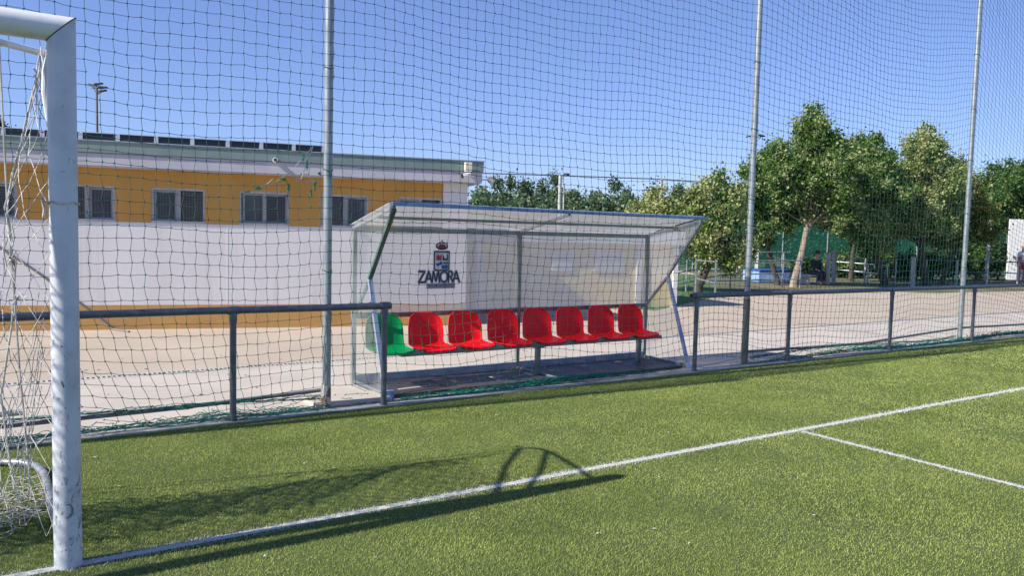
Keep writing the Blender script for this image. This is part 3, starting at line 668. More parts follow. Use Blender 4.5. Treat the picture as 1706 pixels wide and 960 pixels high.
for (cx, cy), (sx, sy) in (((480, 311), (4, 10)), ((474, 299), (7, 3)), ((518, 322), (2, 9)), ((525, 309), (3, 7)), ((430, 313), (7, 5)), ((411, 319), (7, 2)), ((512, 276), (2, 9)), ((506, 262), (4, 6)), ((532, 289), (4, 3))):
    for q in range(7):
        P_ = [pz(cx+random.gauss(0, sx*.45), cy+random.gauss(0, sy*.5))+np.array([0, random.gauss(0, .01), 0]) for _ in range(5)]; tg.tube(P_, .0022, 4)
tg.build('torn_tangle', mat('bright_green_cord', (.015, .3, .12), .6), sn, True)
# gathered hem lying along the kerb
def hem(x0, x1, yc, sy, zc, sz, n, mname, r=.0028, step=.045):
    A_, B_ = [], []
    for q in range(n):
        a0, b0 = (x0, x1) if n < 12 else (x0+random.uniform(0, .45*(x1-x0)), x1-random.uniform(0, .45*(x1-x0)))
        x = a0; oy, oz = random.gauss(0, sy), abs(random.gauss(0, sz)); ph = random.random()*6
        p = None
        while x < b0:
            x += step*random.uniform(.3, 1.2); oy += random.gauss(0, sy*.45); oz += random.gauss(0, sz*.45); oy *= .93; oz = abs(oz*.95)
            zc2 = zc+.03*math.sin(x*1.3+ph*.2); nx = np.array([x, yc(x)+oy, max(.012, zc2+oz-.02)])
            if p is not None: A_.append(p); B_.append(nx)
            if random.random() < .15 and p is not None:
                e = nx+np.array([random.gauss(0, .03), random.gauss(0, sy*.7), abs(random.gauss(0, sz))]); A_.append(nx); B_.append(e)
            p = nx
    V_, F_ = segs(A_, B_, r); return V_, F_
parts_h = []
for args in ((-3, 3.05, lambda x: 6.72, .030, .02, .016, 13), (-3, 2.6, lambda x: 6.84, .014, .13, .010, 8), (.6, 3.2, lambda x: 6.84, .08, .01, .022, 12),
             (3.15, 7.15, lambda x: 6.75, .022, .02, .016, 26), (3.3, 5.4, lambda x: 6.82-.02*math.sin(x*3), .04, .01, .018, 10), (4.7, 6.2, lambda x: 6.80, .03, .02, .02, 14), (7.15, 19, lambda x: 6.76, .035, .03, .02, 40), (8.4, 13.7, lambda x: 6.86, .014, .09, .012, 10)):
    parts_h.append(hem(*args, 'teal_net'))
off = 0; VV, FF = [], []
for v, f in parts_h: VV.append(v); FF.append(f+off); off += len(v)
raw('gathered_hem', np.concatenate(VV), np.concatenate(FF), 'teal_net', sn)

# ------------------------------------------------------------------ dugout
X0, X1, YF, YK, YT, YB = 3.2, 7.32, 6.88, 7.30, 6.74, 7.70
ZK, ZT, ZB, ZM = 1.14, 1.875, 1.67, .73
dg = thing('team_dugout', 'translucent team shelter with a row of bucket seats beside the pitch', 'dugout', ((X0+X1)/2, 7.3, 0))
XM = 5.27
fr = lambda nm, m, P_, w_=.04, h_=.04: [None for _ in [0]] and None
def B1(nm, a, b, m, w_=.04, h_=.04, label=None, up=(0, 0, 1)):
    o = MB().bar(a, b, w_, h_, up).build(nm, m, dg, bevel=.003)
    if label: o['label'] = label
    return o
for X, s in ((X0, 1), (XM, 0), (X1, -1)):
    B1('rear_post', (X, YB, 0), (X, YB, ZB), 'alu_dark', .045, .045)
    B1('rafter', (X, YT+.02, ZT-.025), (X, YB-.024, ZB-.012), 'alu', .035, .03)
    if s:
        B1('lower_strut', (X, YF, .0), (X, YK, ZK), 'film2', .03, .045, up=(1, 0, 0))
        B1('upper_strut', (X, YK-.001, ZK+.01), (X, YT+.02, ZT-.045), 'alu_green' if s > 0 else 'alu', .03, .045, up=(1, 0, 0))
        B1('diagonal_strut', (X, YK+.015, ZK-.02), (X, YB-.03, ZM+.02), 'alu_green' if s > 0 else 'alu_dark', .025, .035, up=(1, 0, 0))
        B1('floor_rail', (X, YF+.02, .035), (X, YB-.025, .035), 'alu', .04, .05)
    else:
        B1('floor_rail', (X, YF+.02, .035), (X, YB-.025, .035), 'alu_dark', .03, .04)
B1('roof_edge', (X0-.04, YT, ZT), (X1+.06, YT, ZT), 'film', .05, .035)
B1('roof_purlin', (X0+.02, 7.15, 1.755), (X1-.02, 7.15, 1.755), 'alu_dark', .035, .03)
B1('rear_top_beam', (X0+.025, YB, ZB-.03), (XM-.025, YB, ZB-.03), 'alu_dark', .042, .05); B1('rear_top_beam', (XM+.025, YB, ZB-.03), (X1-.025, YB, ZB-.03), 'alu_dark', .042, .05)
B1('rear_mid_beam', (X0+.025, YB-.01, ZM), (XM-.025, YB-.01, ZM), 'steel', .04, .05); B1('rear_mid_beam', (XM+.025, YB-.01, ZM), (X1-.025, YB-.01, ZM), 'steel', .04, .05)
B1('rear_sill', (X0+.03, YB-.002, .06), (X1-.03, YB-.002, .06), 'film2', .04, .10)['label'] = 'blue-grey sill along the foot of the rear'
# sheets
def panel(nm, pts, off, m): return MB().prism(pts, off).build(nm, m, dg)
panel('roof_panel', [(X0-.03, YT+.02, ZT+.02), (X1+.03, YT+.02, ZT+.02), (X1+.03, YB+.04, ZB+.012), (X0-.03, YB+.04, ZB+.012)], (0, 0, .006), 'poly_roof')
for a, b in ((X0+.03, XM-.025), (XM+.025, X1-.03)):
    panel('rear_panel', [(a, YB+.024, ZM-.02), (b, YB+.024, ZM-.02), (b, YB+.024, ZB-.005), (a, YB+.024, ZB-.005)], (0, .008, 0), 'poly')
for X, mm, d in ((X0-.02, 'poly_clear', -.005), (X1+.02, 'poly_clear', .005)):
    up_ = panel('side_panel', [(X, YK, ZK), (X, YT+.03, ZT-.02), (X, YB, ZB-.01), (X, YB, ZM+.02)], (d, 0, 0), 'poly' if X > 5 else 'poly_clear')
    lo_ = panel('side_panel', [(X, YF, .03), (X, YK, ZK-.005), (X, YB, ZM+.01), (X, YB, .03)], (d, 0, 0), 'poly_clear')
# deck
dk = MB()
for i in range(6): dk.box((X0+.08+(i+.5)*.66, 7.28, .022), (.645, .72, .03))
dk.build('deck', 'floor_mat', dg, bevel=.004)
for (x, y, l) in ((3.62, 7.15, .34), (4.05, 7.42, .12), (4.72, 7.3, .16), (5.55, 7.36, .1), (6.1, 7.45, .12), (6.7, 7.5, .1)): MB().box((x, y, .0385), (l, .05, .002), .1).build('deck_glint', 'conc_light', dg)  # white glints on the deck, painted as thin pale strips
ft = MB(); ft.box((X0-.35, 6.98, .02), (.75, .36, .05)); struct(ft.build('footing', 'conc_light', None, bevel=.01))
ft = MB(); ft.box((X0+.02, YF-.02, .045), (.09, .03, .10)); ft.build('foot_plate', 'film', dg, bevel=.002)
# bench with seats
bn = MB(); YS = 7.30
bn.bar((X0+.3, YS-.1, .375), (X1-.2, YS-.1, .375), .06, .04).build('bench', 'steel', dg, bevel=.003)
bench = [o for o in bpy.data.objects if o.parent == dg and o.name.startswith('bench')][0]
b2 = MB().bar((X0+.3, YS+.12, .375), (X1-.2, YS+.12, .375), .05, .04); b2.build('rear_beam', 'steel', bench, bevel=.003)
for x, y in ((5.22, YS-.09), (X1-.28, YS+.2)):
    l_ = MB().bar((x, y, .03), (x, y, .355), .05, .05); l_.box((x, y, .35), (.12, .1, .012)); l_.build('leg', 'steel', bench)
def seat_mesh():
    prof = [(-.205, -.028), (-.2, -.004), (-.17, .004), (-.1, -.004), (0, -.012), (.09, -.006), (.15, .02), (.182, .07), (.198, .14), (.212, .22), (.224, .29), (.233, .34), (.238, .372)]
    wid = [.16, .178, .188, .198, .204, .204, .2, .196, .196, .194, .182, .155, .10]
    nu = 12; V_, F_ = [], []
    for k_, ((y, z), w_) in enumerate(zip(prof, wid)):
        for i in range(nu+1):
            u = -1+2*i/nu; x = w_*math.sin(u*math.pi/2*.96)/math.sin(math.pi/2*.96); e = abs(u)**3
            if k_ <= 5: zz = z+.028*e*(k_/5+.2); yy = y+(.012*e if k_ < 2 else 0)
            else: zz = z-.012*e*(k_ > 10); yy = y-.065*e*min(1, (k_-5)/3)*(1 if k_ < 11 else .6)
            V_.append((x*1.05, yy, zz*.95 if zz > .1 else zz))
    for k_ in range(len(prof)-1):
        for i in range(nu): a = k_*(nu+1)+i; F_.append((a, a+1, a+nu+2, a+nu+1))
    return V_, F_
SV, SF = seat_mesh()
import itertools
sx_ = [3.47]+[3.96+.487*i for i in range(7)]
names = ['green bucket seat at the left end of the bench']+[None]*7
sm = None
for i, x in enumerate(sx_):
    if i < 2:
        me = bpy.data.meshes.new('seat'); me.from_pydata(SV, [], SF); me.update()
        o = link('seat', me, 'green_seat' if i == 0 else 'red', bench, True)
        sd = o.modifiers.new('t', 'SOLIDIFY'); sd.thickness = .008; ss = o.modifiers.new('s', 'SUBSURF'); ss.levels = 1; ss.render_levels = 1
        if i == 1: sm = o
    else: o = sm.copy(); COL.objects.link(o); o.parent = bench
    o.location = (x-.03+random.gauss(0, .004), YS+.02, .412); o.rotation_euler = (random.gauss(0, .012), random.gauss(0, .012), random.gauss(0, .035))
    if i == 0: o['label'] = names[0]
for i in range(7):
    MB().box(((sx_[i]+sx_[i+1])/2-.03, YS-.1, .4), (.05, .04, .02)).build('seat_bracket', 'steel', bench)
# emblem on the rear panel (mirror-free, faces the pitch)
YE = YB+.012
em = thing('crest_sticker', 'municipal crest with ZAMORA lettering stuck on the rear panel', 'sticker', (4.21, YE, 1.02))
em.parent = None
def plate(nm, pts, y, m, par, th=.0012):
    return MB().prism([(x, y, z) for x, z in pts], (0, -th, 0)).build(nm, m, par)
def rrect(x0, x1, z0, z1, r=.02, n=4, botround=True):
    pts = []
    for cx, cz, a0 in ((x1-r, z1-r*.3, 0), (x0+r, z1-r*.3, 90), (x0+r, z0+r, 180), (x1-r, z0+r, 270)):
        rr = r if a0 >= 180 else r*.3
        cx2 = x1-rr if a0 in (0, 270) else x0+rr; cz2 = z1-rr if a0 in (0, 90) else z0+rr
        for k_ in range(n+1): a = R(a0+90*k_/n); pts.append((cx2+rr*math.cos(a), cz2+rr*math.sin(a)))
    return pts
cx = 4.235
plate('shield_halo', rrect(cx-.105, cx+.105, 1.19, 1.425, .03), YE, 'slate', em)
sh = plate('shield', rrect(cx-.095, cx+.095, 1.20, 1.415, .03), YE-.0015, 'navy', em)
plate('field', rrect(cx-.083, cx+.083, 1.213, 1.403, .02), YE-.003, 'ink_white', sh)
y3 = YE-.0045
q1 = [(cx-.072, 1.315), (cx-.008, 1.315), (cx-.008, 1.378), (cx-.02, 1.378), (cx-.02, 1.366), (cx-.034, 1.366), (cx-.034, 1.382), (cx-.048, 1.382), (cx-.048, 1.366), (cx-.060, 1.366), (cx-.060, 1.378), (cx-.072, 1.378)]
plate('castle', q1, y3, 'ink_red', sh)
plate('arm_mark', [(cx+.01, 1.315), (cx+.075, 1.315), (cx+.075, 1.385), (cx+.062, 1.385), (cx+.058, 1.34), (cx+.036, 1.33), (cx+.024, 1.36), (cx+.01, 1.38)], y3, 'navy', sh)
plate('bridge', [(cx+.004, 1.275), (cx+.078, 1.275), (cx+.078, 1.305), (cx+.06, 1.305), (cx+.06, 1.293), (cx+.042, 1.293), (cx+.042, 1.305), (cx+.022, 1.305), (cx+.022, 1.29), (cx+.004, 1.29)], y3, 'ink_green', sh)
plate('water', [(cx+.002, 1.219), (cx+.07, 1.219), (cx+.078, 1.228), (cx+.078, 1.27), (cx+.002, 1.262)], y3, 'ink_blue', sh)
plate('charge', [(cx-.07, 1.258), (cx-.045, 1.248), (cx-.03, 1.26), (cx-.004, 1.27), (cx-.004, 1.303), (cx-.02, 1.303), (cx-.035, 1.285), (cx-.07, 1.285)], y3, 'ink_blue', sh)
plate('division', [(cx-.003, 1.222), (cx+.001, 1.222), (cx+.001, 1.39), (cx-.003, 1.39)], y3-.0015, 'navy', sh)
def ell(cx_, cz_, rx, rz, n=28): return [(cx_+rx*math.cos(2*math.pi*k_/n), cz_+rz*math.sin(2*math.pi*k_/n)) for k_ in range(n)]
cr = plate('crown', ell(cx, 1.475, .078, .045), YE-.0015, 'navy', em)
plate('crown_white', ell(cx, 1.479, .060, .031), YE-.003, 'ink_white', cr)
plate('crown_red', ell(cx, 1.470, .05, .024), YE-.0045, 'ink_red', cr)
plate('crown_band', [(cx-.05, 1.438), (cx+.05, 1.438), (cx+.056, 1.452), (cx-.056, 1.452)], YE-.006, 'navy', cr)
for d in (-.03, 0, .03): plate('crown_arch', [(cx+d-.003, 1.452), (cx+d+.003, 1.452), (cx+d*.7+.003, 1.507), (cx+d*.7-.003, 1.507)], YE-.006, 'navy', cr)
plate('cross', [(cx-.004, 1.518), (cx+.004, 1.518), (cx+.004, 1.528), (cx+.012, 1.528), (cx+.012, 1.535), (cx+.004, 1.535), (cx+.004, 1.545), (cx-.004, 1.545), (cx-.004, 1.535), (cx-.012, 1.535), (cx-.012, 1.528), (cx-.004, 1.528)], YE-.0015, 'navy', cr)
def text(nm, body, wd, ht, x, z, y, m, off=0., sp=1.):
    cu = bpy.data.curves.new(nm, 'FONT'); cu.body = body; cu.size = 1; cu.space_character = sp; cu.extrude = 0; cu.offset = off
    to = bpy.data.objects.new('tmp', cu); COL.objects.link(to); dep = bpy.context.evaluated_depsgraph_get()
    me = bpy.data.meshes.new_from_object(to.evaluated_get(dep)); bpy.data.objects.remove(to)
    co = np.array([v.co[:] for v in me.vertices]); mn, mxx = co.min(0), co.max(0); e = max(0, off)
    for v in me.vertices:
        v.co = (x+(v.co.x-(mn[0]+mxx[0])/2)/(mxx[0]-mn[0])*wd, y, z+(v.co.y-mn[1])/(mxx[1]-mn[1])*ht)
    me.materials.clear(); me.name = nm
    return link(nm, me, m, em)
def glyphs(nm, y, m, sw, x0=3.955, z0=1.074, H_=.118):
    """ZAMORA drawn as flat strokes: condensed, light capitals almost touching"""
    L_ = {'Z': [((0, 1), (1, 1)), ((1, 1), (0, 0)), ((0, 0), (1, 0))], 'A': [((0, 0), (.5, 1)), ((.5, 1), (1, 0)), ((.2, .33), (.8, .33))],
          'M': [((0, 0), (.16, 1)), ((.16, 1), (.5, .1)), ((.5, .1), (.84, 1)), ((.84, 1), (1, 0))], 'R': [((0, 0), (0, 1)), ((0, 1), (.6, 1)), ((.6, 1), (.85, .88)), ((.85, .88), (.85, .66)), ((.85, .66), (.6, .52)), ((.6, .52), (0, .52)), ((.45, .52), (1, 0))],
          'O': [((.5+.5*math.cos(2*math.pi*k_/16), .5+.5*math.sin(2*math.pi*k_/16)), (.5+.5*math.cos(2*math.pi*(k_+1)/16), .5+.5*math.sin(2*math.pi*(k_+1)/16))) for k_ in range(16)]}
    mb = MB(); x = x0; n_ = 0
    for ch, w_ in (('Z', .070), ('A', .082), ('M', .094), ('O', .094), ('R', .056), ('A', .082)):
        for (a_, b_) in L_[ch]:
            p_ = np.array([x+a_[0]*w_, z0+a_[1]*H_]); q_ = np.array([x+b_[0]*w_, z0+b_[1]*H_]); d_ = (q_-p_)/np.linalg.norm(q_-p_); e_ = np.array([-d_[1], d_[0]])*sw/2; p_ = p_-d_*sw*.35; q_ = q_+d_*sw*.35
            yy = y-.00002*n_; n_ += 1
            mb.add([(v_[0], yy, v_[1]) for v_ in (p_-e_, q_-e_, q_+e_, p_+e_)], [(0, 1, 2, 3)])
        x += w_+(.009 if ch in 'OMZ' else .002)
    return mb.build(nm, m, em)
glyphs('lettering_halo', YE-.0003, 'slate', .034)['label'] = 'slate halo behind the ZAMORA lettering'
glyphs('lettering', YE-.0032, 'navy', .012)['label'] = 'large navy ZAMORA lettering'
plate('caption_plate', [(cx-.185, 1.002), (cx+.175, 1.002), (cx+.175, 1.062), (cx-.185, 1.062)], YE-.0004, 'slate', em)
text('caption', 'AYUNTAMIENTO', .31, .034, 4.228, 1.014, YE-.003, 'navy', -.002, 1.0)['label'] = 'small navy AYUNTAMIENTO lettering'

# ------------------------------------------------------------------ trees
def tree(name, label, cat, base, h, rad, leaf, n, lsz, bark='bark_dark', trunk_r=.14, crown_lo=.35, lean=(0, 0), group=None, nl=34, shape='round', rr=None, fill=.35, flat=.8):
    base = np.array([base[0], base[1], 0.]); t = thing(name, label, cat, base, group)
    rs = np.random.RandomState(int(abs(base[0]*131+base[1]*37+h*11)) % 99991)
    zl = h*crown_lo; tp = np.array([base[0]+lean[0], base[1]+lean[1], zl+.25*(h-zl)])
    mid = (base+tp)/2+np.append(rs.randn(2)*.04, 0)
    tm = MB(); tm.tube([base+[0, 0, -.1], base+[0, 0, .15], mid, tp], [trunk_r*1.3, trunk_r, trunk_r*.82, trunk_r*.6], 12)
    top = np.array([tp[0], tp[1], h+.05]); cc = np.array([tp[0], tp[1], (zl+h)/2]); hh = (h-zl)/2
    lobes = []; nb = max(7, nl//5)
    for i in range(nb):
        while True:
            q = rs.uniform(-1, 1, 3)
            if q@q <= 1: break
        q = q/np.linalg.norm(q)*(np.linalg.norm(q)**.5); q[2] = (-1+2*(i+.5)/nb)*.65+q[2]*.35; sh_ = math.sqrt(max(.08, 1-q[2]**2)); ph_ = i*2.4+rs.rand(); rr_ = sh_*(.35+.6*rs.rand()); q[0] = rr_*math.cos(ph_); q[1] = rr_*math.sin(ph_)
        if shape == 'poplar': wf = rad*(1-.35*abs(q[2]))
        elif shape == 'egg': wf = rad*(1-.5*max(0, q[2]))*(1-.15*max(0, -q[2]))
        elif shape == 'cone': wf = rad*(1-.62*max(0, q[2]))*(1-.12*max(0, -q[2]))
        else: wf = rad
        big = rad*rs.uniform(.24, .42) if shape != 'poplar' else rad*rs.uniform(.35, .6)
        c = cc+np.array([q[0]*wf*.72, q[1]*wf*.72, max(-.85, min(.86, q[2]))*hh*.86]); lobes.append((c, big*.8))
        for k_ in range(max(4, nl//nb+2)):
            d = rs.randn(3)*[1, 1, .8]; d /= np.linalg.norm(d); lobes.append((c+d*big*rs.uniform(.8, 1.25), big*rs.uniform(.28, .5)))
    lobes.append((top-[0, 0, rad*.2], rad*.17)); lobes.append((top-[rad*.12, 0, rad*.5], rad*.3)); lobes.append((top-[-rad*.15, 0, rad*.85], rad*.36))
    for i, (c, r) in enumerate(lobes):
        if i % 4 == 0:
            m0 = tp*.6+c*.4+[0, 0, -.1*hh]; tm.tube([tp-[0, 0, .1*h*rs.rand()], m0, c], [trunk_r*.4, trunk_r*.22, trunk_r*.08], 6)
    tm.build('trunk', bark, t, True)
    wts = np.array([r**2 for c, r in lobes]); wts /= wts.sum(); idx = rs.choice(len(lobes), n, p=wts)
    C = np.array([lobes[i][0] for i in idx]); Rr = np.array([lobes[i][1] for i in idx])
    d = rs.randn(n, 3); d /= np.linalg.norm(d, axis=1)[:, None]
    rad_ = rs.rand(n)**.4*1.12; rad_ = np.where(rs.rand(n) < .08, rad_*1.35, rad_)
    P_ = C+d*(Rr*rad_)[:, None]*np.array([1, 1, flat])
    # twig clusters: pull leaves to shared points
    ncl = max(20, n//7); cl = P_[rs.randint(0, n, ncl)]
    ci = rs.randint(0, ncl, n); near = rs.rand(n) < .55
    P_[near] = cl[ci[near]]+rs.randn(near.sum(), 3)*lsz*1.05
    nrm = d*.5+rs.randn(n, 3)*.6+[0, 0, .35]; nrm /= np.linalg.norm(nrm, axis=1)[:, None]
    a = np.cross(nrm, rs.randn(n, 3)*[1, 1, .5]); a /= np.linalg.norm(a, axis=1)[:, None]; b = np.cross(nrm, a)
    s = lsz*rs.uniform(.55, 1.15, n)[:, None]
    V_ = np.stack([P_-a*s*.5, P_-b*s*.36+nrm*s*.08, P_+a*s*.5, P_+b*s*.36+nrm*s*.08], 1).reshape(-1, 3)
    raw('crown', V_, np.arange(4*n).reshape(-1, 4), leaf, t)
    return t
def ptree(name, label, cat, x, ytop, d, xl, xr, leaf, n, lsz, **k):
    """tree whose trunk stands where the photo has it: x of trunk, top row, depth"""
    g = atD(x, 420, d); h = atD(x, ytop, d)[2]; rad = (xr-xl)/2/FPX*d
    cxp = (xl+xr)/2; off = (cxp-x)/FPX*d
    return tree(name, label, cat, g, h, rad, leaf, n, lsz, lean=(RT[0]*off, RT[1]*off), **k)
NT = 'linden trees beyond the pavement'
ptree('linden_tree', 'small pale-flecked linden peeking low over the dugout roof', 'tree', 1095, 330, 25, 1030, 1160, 'leaf_b', 9000, .12, trunk_r=.12, crown_lo=.35, group=NT, nl=40)
ptree('linden_tree', 'small pale-flecked linden with dark trunk just right of the dugout', 'tree', 1165, 284, 24.5, 1125, 1262, 'leaf_b', 24000, .12, trunk_r=.14, crown_lo=.15, group=NT, nl=60)
ptree('linden_tree', 'narrow linden crown directly behind the net pole just right of the dugout', 'tree', 1297, 245, 30, 1215, 1330, 'leaf_a', 24000, .13, trunk_r=.11, crown_lo=.15, group=NT, nl=60)
ptree('linden_tree', 'tallest linden with pale leaning trunk', 'tree', 1325, 174, 29, 1262, 1428, 'leaf_a', 46000, .13, trunk_r=.135, crown_lo=.20, bark='bark_pale', group=NT, shape='egg', nl=90)
ptree('linden_tree', 'wide dark linden with thick dark trunk, middle of the right group', 'tree', 1476, 222, 31, 1382, 1518, 'leaf_a', 36000, .13, trunk_r=.16, crown_lo=.09, group=NT, nl=80)
ptree('linden_tree', 'linden with yellowish lower leaves behind the pole at the right', 'tree', 1545, 206, 32.5, 1456, 1608, 'leaf_b', 42000, .135, trunk_r=.16, crown_lo=.09, group=NT, nl=90)
ptree('linden_tree', 'yellow-tinged linden low beside the right-hand pole', 'tree', 1572, 262, 34, 1520, 1660, 'leaf_y', 26000, .14, trunk_r=.10, crown_lo=.09, group=NT, nl=60)
ptree('linden_tree', 'slim linden with short dark trunk left of the thick trunk', 'tree', 1420, 222, 34, 1360, 1490, 'leaf_a', 26000, .14, trunk_r=.11, crown_lo=.12, group=NT, nl=60)
ptree('broadleaf_tree', 'bright green broadleaf tree at the right edge of the picture', 'tree', 1722, 238, 40, 1640, 1830, 'leaf_g', 40000, .16, trunk_r=.2, crown_lo=.25, nl=80)
ptree('broadleaf_tree', 'lower yellow-green tree between the right pole and the white board', 'tree', 1650, 270, 44, 1580, 1710, 'leaf_g', 24000, .17, trunk_r=.2, crown_lo=.1, nl=60)
NH = 'bushy trees behind the green windbreak'
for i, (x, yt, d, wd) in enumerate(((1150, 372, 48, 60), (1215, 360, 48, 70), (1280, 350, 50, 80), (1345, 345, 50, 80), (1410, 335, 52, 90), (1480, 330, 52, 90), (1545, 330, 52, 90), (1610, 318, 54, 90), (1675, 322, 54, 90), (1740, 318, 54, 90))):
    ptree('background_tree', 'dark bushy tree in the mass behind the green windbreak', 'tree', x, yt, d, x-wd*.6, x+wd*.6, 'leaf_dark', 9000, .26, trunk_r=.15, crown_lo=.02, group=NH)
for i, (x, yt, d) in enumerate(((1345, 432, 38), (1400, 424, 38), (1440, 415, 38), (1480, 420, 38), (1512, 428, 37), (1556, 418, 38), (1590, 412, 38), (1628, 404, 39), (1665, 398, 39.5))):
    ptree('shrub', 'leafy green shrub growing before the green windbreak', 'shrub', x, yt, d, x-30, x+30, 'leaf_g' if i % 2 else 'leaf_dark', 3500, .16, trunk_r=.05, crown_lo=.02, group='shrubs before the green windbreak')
NF = 'far trees on the skyline left of the lindens'
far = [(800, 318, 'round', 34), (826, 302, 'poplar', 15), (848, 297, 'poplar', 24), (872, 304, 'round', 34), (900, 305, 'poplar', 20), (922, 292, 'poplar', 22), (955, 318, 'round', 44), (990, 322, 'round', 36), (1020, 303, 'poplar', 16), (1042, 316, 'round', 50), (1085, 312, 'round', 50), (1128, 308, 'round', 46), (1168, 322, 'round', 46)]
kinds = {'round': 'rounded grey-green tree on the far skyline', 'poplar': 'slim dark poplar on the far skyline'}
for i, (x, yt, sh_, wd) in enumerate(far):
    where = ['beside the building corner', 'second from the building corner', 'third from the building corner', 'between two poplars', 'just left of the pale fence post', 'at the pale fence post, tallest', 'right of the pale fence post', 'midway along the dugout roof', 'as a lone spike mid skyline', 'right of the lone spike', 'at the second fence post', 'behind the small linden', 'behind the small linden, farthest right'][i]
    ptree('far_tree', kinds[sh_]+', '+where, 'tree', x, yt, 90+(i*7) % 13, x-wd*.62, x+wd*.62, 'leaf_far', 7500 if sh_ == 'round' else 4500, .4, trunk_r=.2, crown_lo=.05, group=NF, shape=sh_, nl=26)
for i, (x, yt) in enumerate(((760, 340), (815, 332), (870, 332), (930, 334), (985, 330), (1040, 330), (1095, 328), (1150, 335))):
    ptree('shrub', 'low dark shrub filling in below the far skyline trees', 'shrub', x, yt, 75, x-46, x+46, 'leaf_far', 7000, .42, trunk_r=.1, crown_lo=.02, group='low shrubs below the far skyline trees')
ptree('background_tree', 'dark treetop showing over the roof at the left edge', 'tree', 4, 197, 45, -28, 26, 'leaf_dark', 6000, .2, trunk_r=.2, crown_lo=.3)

# ------------------------------------------------------------------ windbreak, railings and other things at the right
def gp(x, d): q = atD(x, 420, d); return np.array([q[0], q[1], 0.])
wa, wb = gp(1080, 41), gp(1900, 41)
t = thing('windbreak_fence', 'green mesh windbreak fence between slim posts behind the lindens', 'fence', (wa+wb)/2)
u_ = (wb-wa)/np.linalg.norm(wb-wa); LW = np.linalg.norm(wb-wa)
MB().add([wa+ZZ*.05, wb+ZZ*.05, wb+ZZ*2.6, wa+ZZ*2.6], [(0, 1, 2, 3)]).build('mesh_sheet', 'mesh_cloth', t)
for k_ in range(0, 12):
    q = wa+u_*LW*k_/11; MB().tube([q, q+ZZ*2.7], .04, 8).build('post', 'galv', t, True)
cps = [(1381, 423, 31, 'left one of the close pair beyond the lindens'), (1391, 421, 32, 'right one of the close pair beyond the lindens'), (1523, 431, 31, 'short and capped, before the hedge'), (1646, 369, 37, 'tall, left of the white board'), (1262, 418, 34, 'behind the ramp handrail')]
for x, yt, d, lab in cps:
    g = gp(x, d); h = atD(x, yt, d)[2]; t = thing('concrete_post', 'pale concrete post, '+lab, 'post', g, 'pale posts beyond the pavement')
    MB().box(g+ZZ*h/2, (.15, .15, h), .4).build('shaft', 'concrete_post', t, bevel=.01); MB().box(g+ZZ*(h+.03), (.19, .19, .06), .4).build('cap', 'concrete_post', t, bevel=.01)
# tall fence with top wire behind the dugout
ta, tb, tc3 = gp(800, 27), gp(930, 27.5), gp(1098, 28.5); td = gp(1175, 29)
t = thing('wire_fence', 'tall fence of thin wires on pale posts behind the dugout', 'fence', tb)
hs = [atD(800, 289, 27)[2], atD(930, 293, 27.5)[2], atD(1098, 299, 28.5)[2], atD(1175, 304, 29)[2]]
MB().tube([ta+ZZ*hs[0], tb+ZZ*hs[1], tc3+ZZ*hs[2], td+ZZ*hs[3]], .022, 6).build('top_wire', 'bar', t, True)
for q, h, r in ((tb, hs[1], .06), (tc3, hs[2], .05), (tb+RT*.14*[1, 1, 0], hs[1]-.3, .03)): MB().tube([q, q+ZZ*(h+.03)], r, 10).build('post', 'concrete_post', t, True)
MB().box(tb+ZZ*(hs[1]+.03)+RT*.22, (.32, .12, .09), .6).build('flood_lamp', 'groove', t, bevel=.01)
# park railing at the right
ra, rb = gp(1392, 33), gp(1800, 33)
def ppost(name, label, a, b, n, zs, r, mp_, mr_, group=None):
    t = thing(name, label, 'railing', (a+b)/2, group)
    for z in zs: MB().tube([a+ZZ*z, b+ZZ*z], r, 8).build('rail', mr_, t, True)
    for k_ in range(n+1):
        q = a+(b-a)*k_/n; MB().tube([q, q+ZZ*(max(zs)+.02)], r*1.5, 8).build('post', mp_, t, True)
    return t
ppost('park_railing', 'thin dark rails on pale posts beyond the pavement at the right', ra, rb, 8, (.55, 1.02), .022, 'concrete_post', 'rail')
ppost('park_railing', 'low white rail sloping down toward the seated person', gp(1392, 36), gp(1480, 31), 3, (.45, .8), .022, 'galv', 'white')
# ramp handrail and gate frame
g0, g1_, g2_ = gp(1150, 24.6), gp(1205, 26.5), gp(1335, 28)
t = thing('ramp_handrail', 'galvanised handrail along the ramp behind the right-hand railing', 'railing', g1_)
for dz in (0, .38, .76):
    MB().tube([gp(1113, 24)+ZZ*(.86-dz*.9), g1_+ZZ*(1.24-dz), g2_*.86+g1_*.14+ZZ*(1.28-dz)], .02, 8).build('rail', 'galv', t, True)
for z in (.98, .32): MB().tube([g0+ZZ*z, g2_+ZZ*z], .02, 8).build('rail', 'galv', t, True)
for x, d in ((1145, 24.4), (1219, 26.8), (1246, 27), (1306, 27.8), (1335, 28)): q = gp(x, d); MB().tube([q, q+ZZ*(1.25 if x in (1219, 1306) else 1.0)], .026, 8).build('post', 'galv', t, True)
a, b = gp(1161, 23), gp(1194, 21.5)
t = thing('steel_barrier', 'pale rectangular steel barrier frame beside the dark linden trunk', 'barrier', a)
MB().tube([a, a+ZZ*1.03, b+ZZ*1.03, b], .03, 8).build('hoop', 'galv', t, True); MB().tube([a+ZZ*.5, b+ZZ*.45], .025, 8).build('mid_rail', 'galv', t, True)
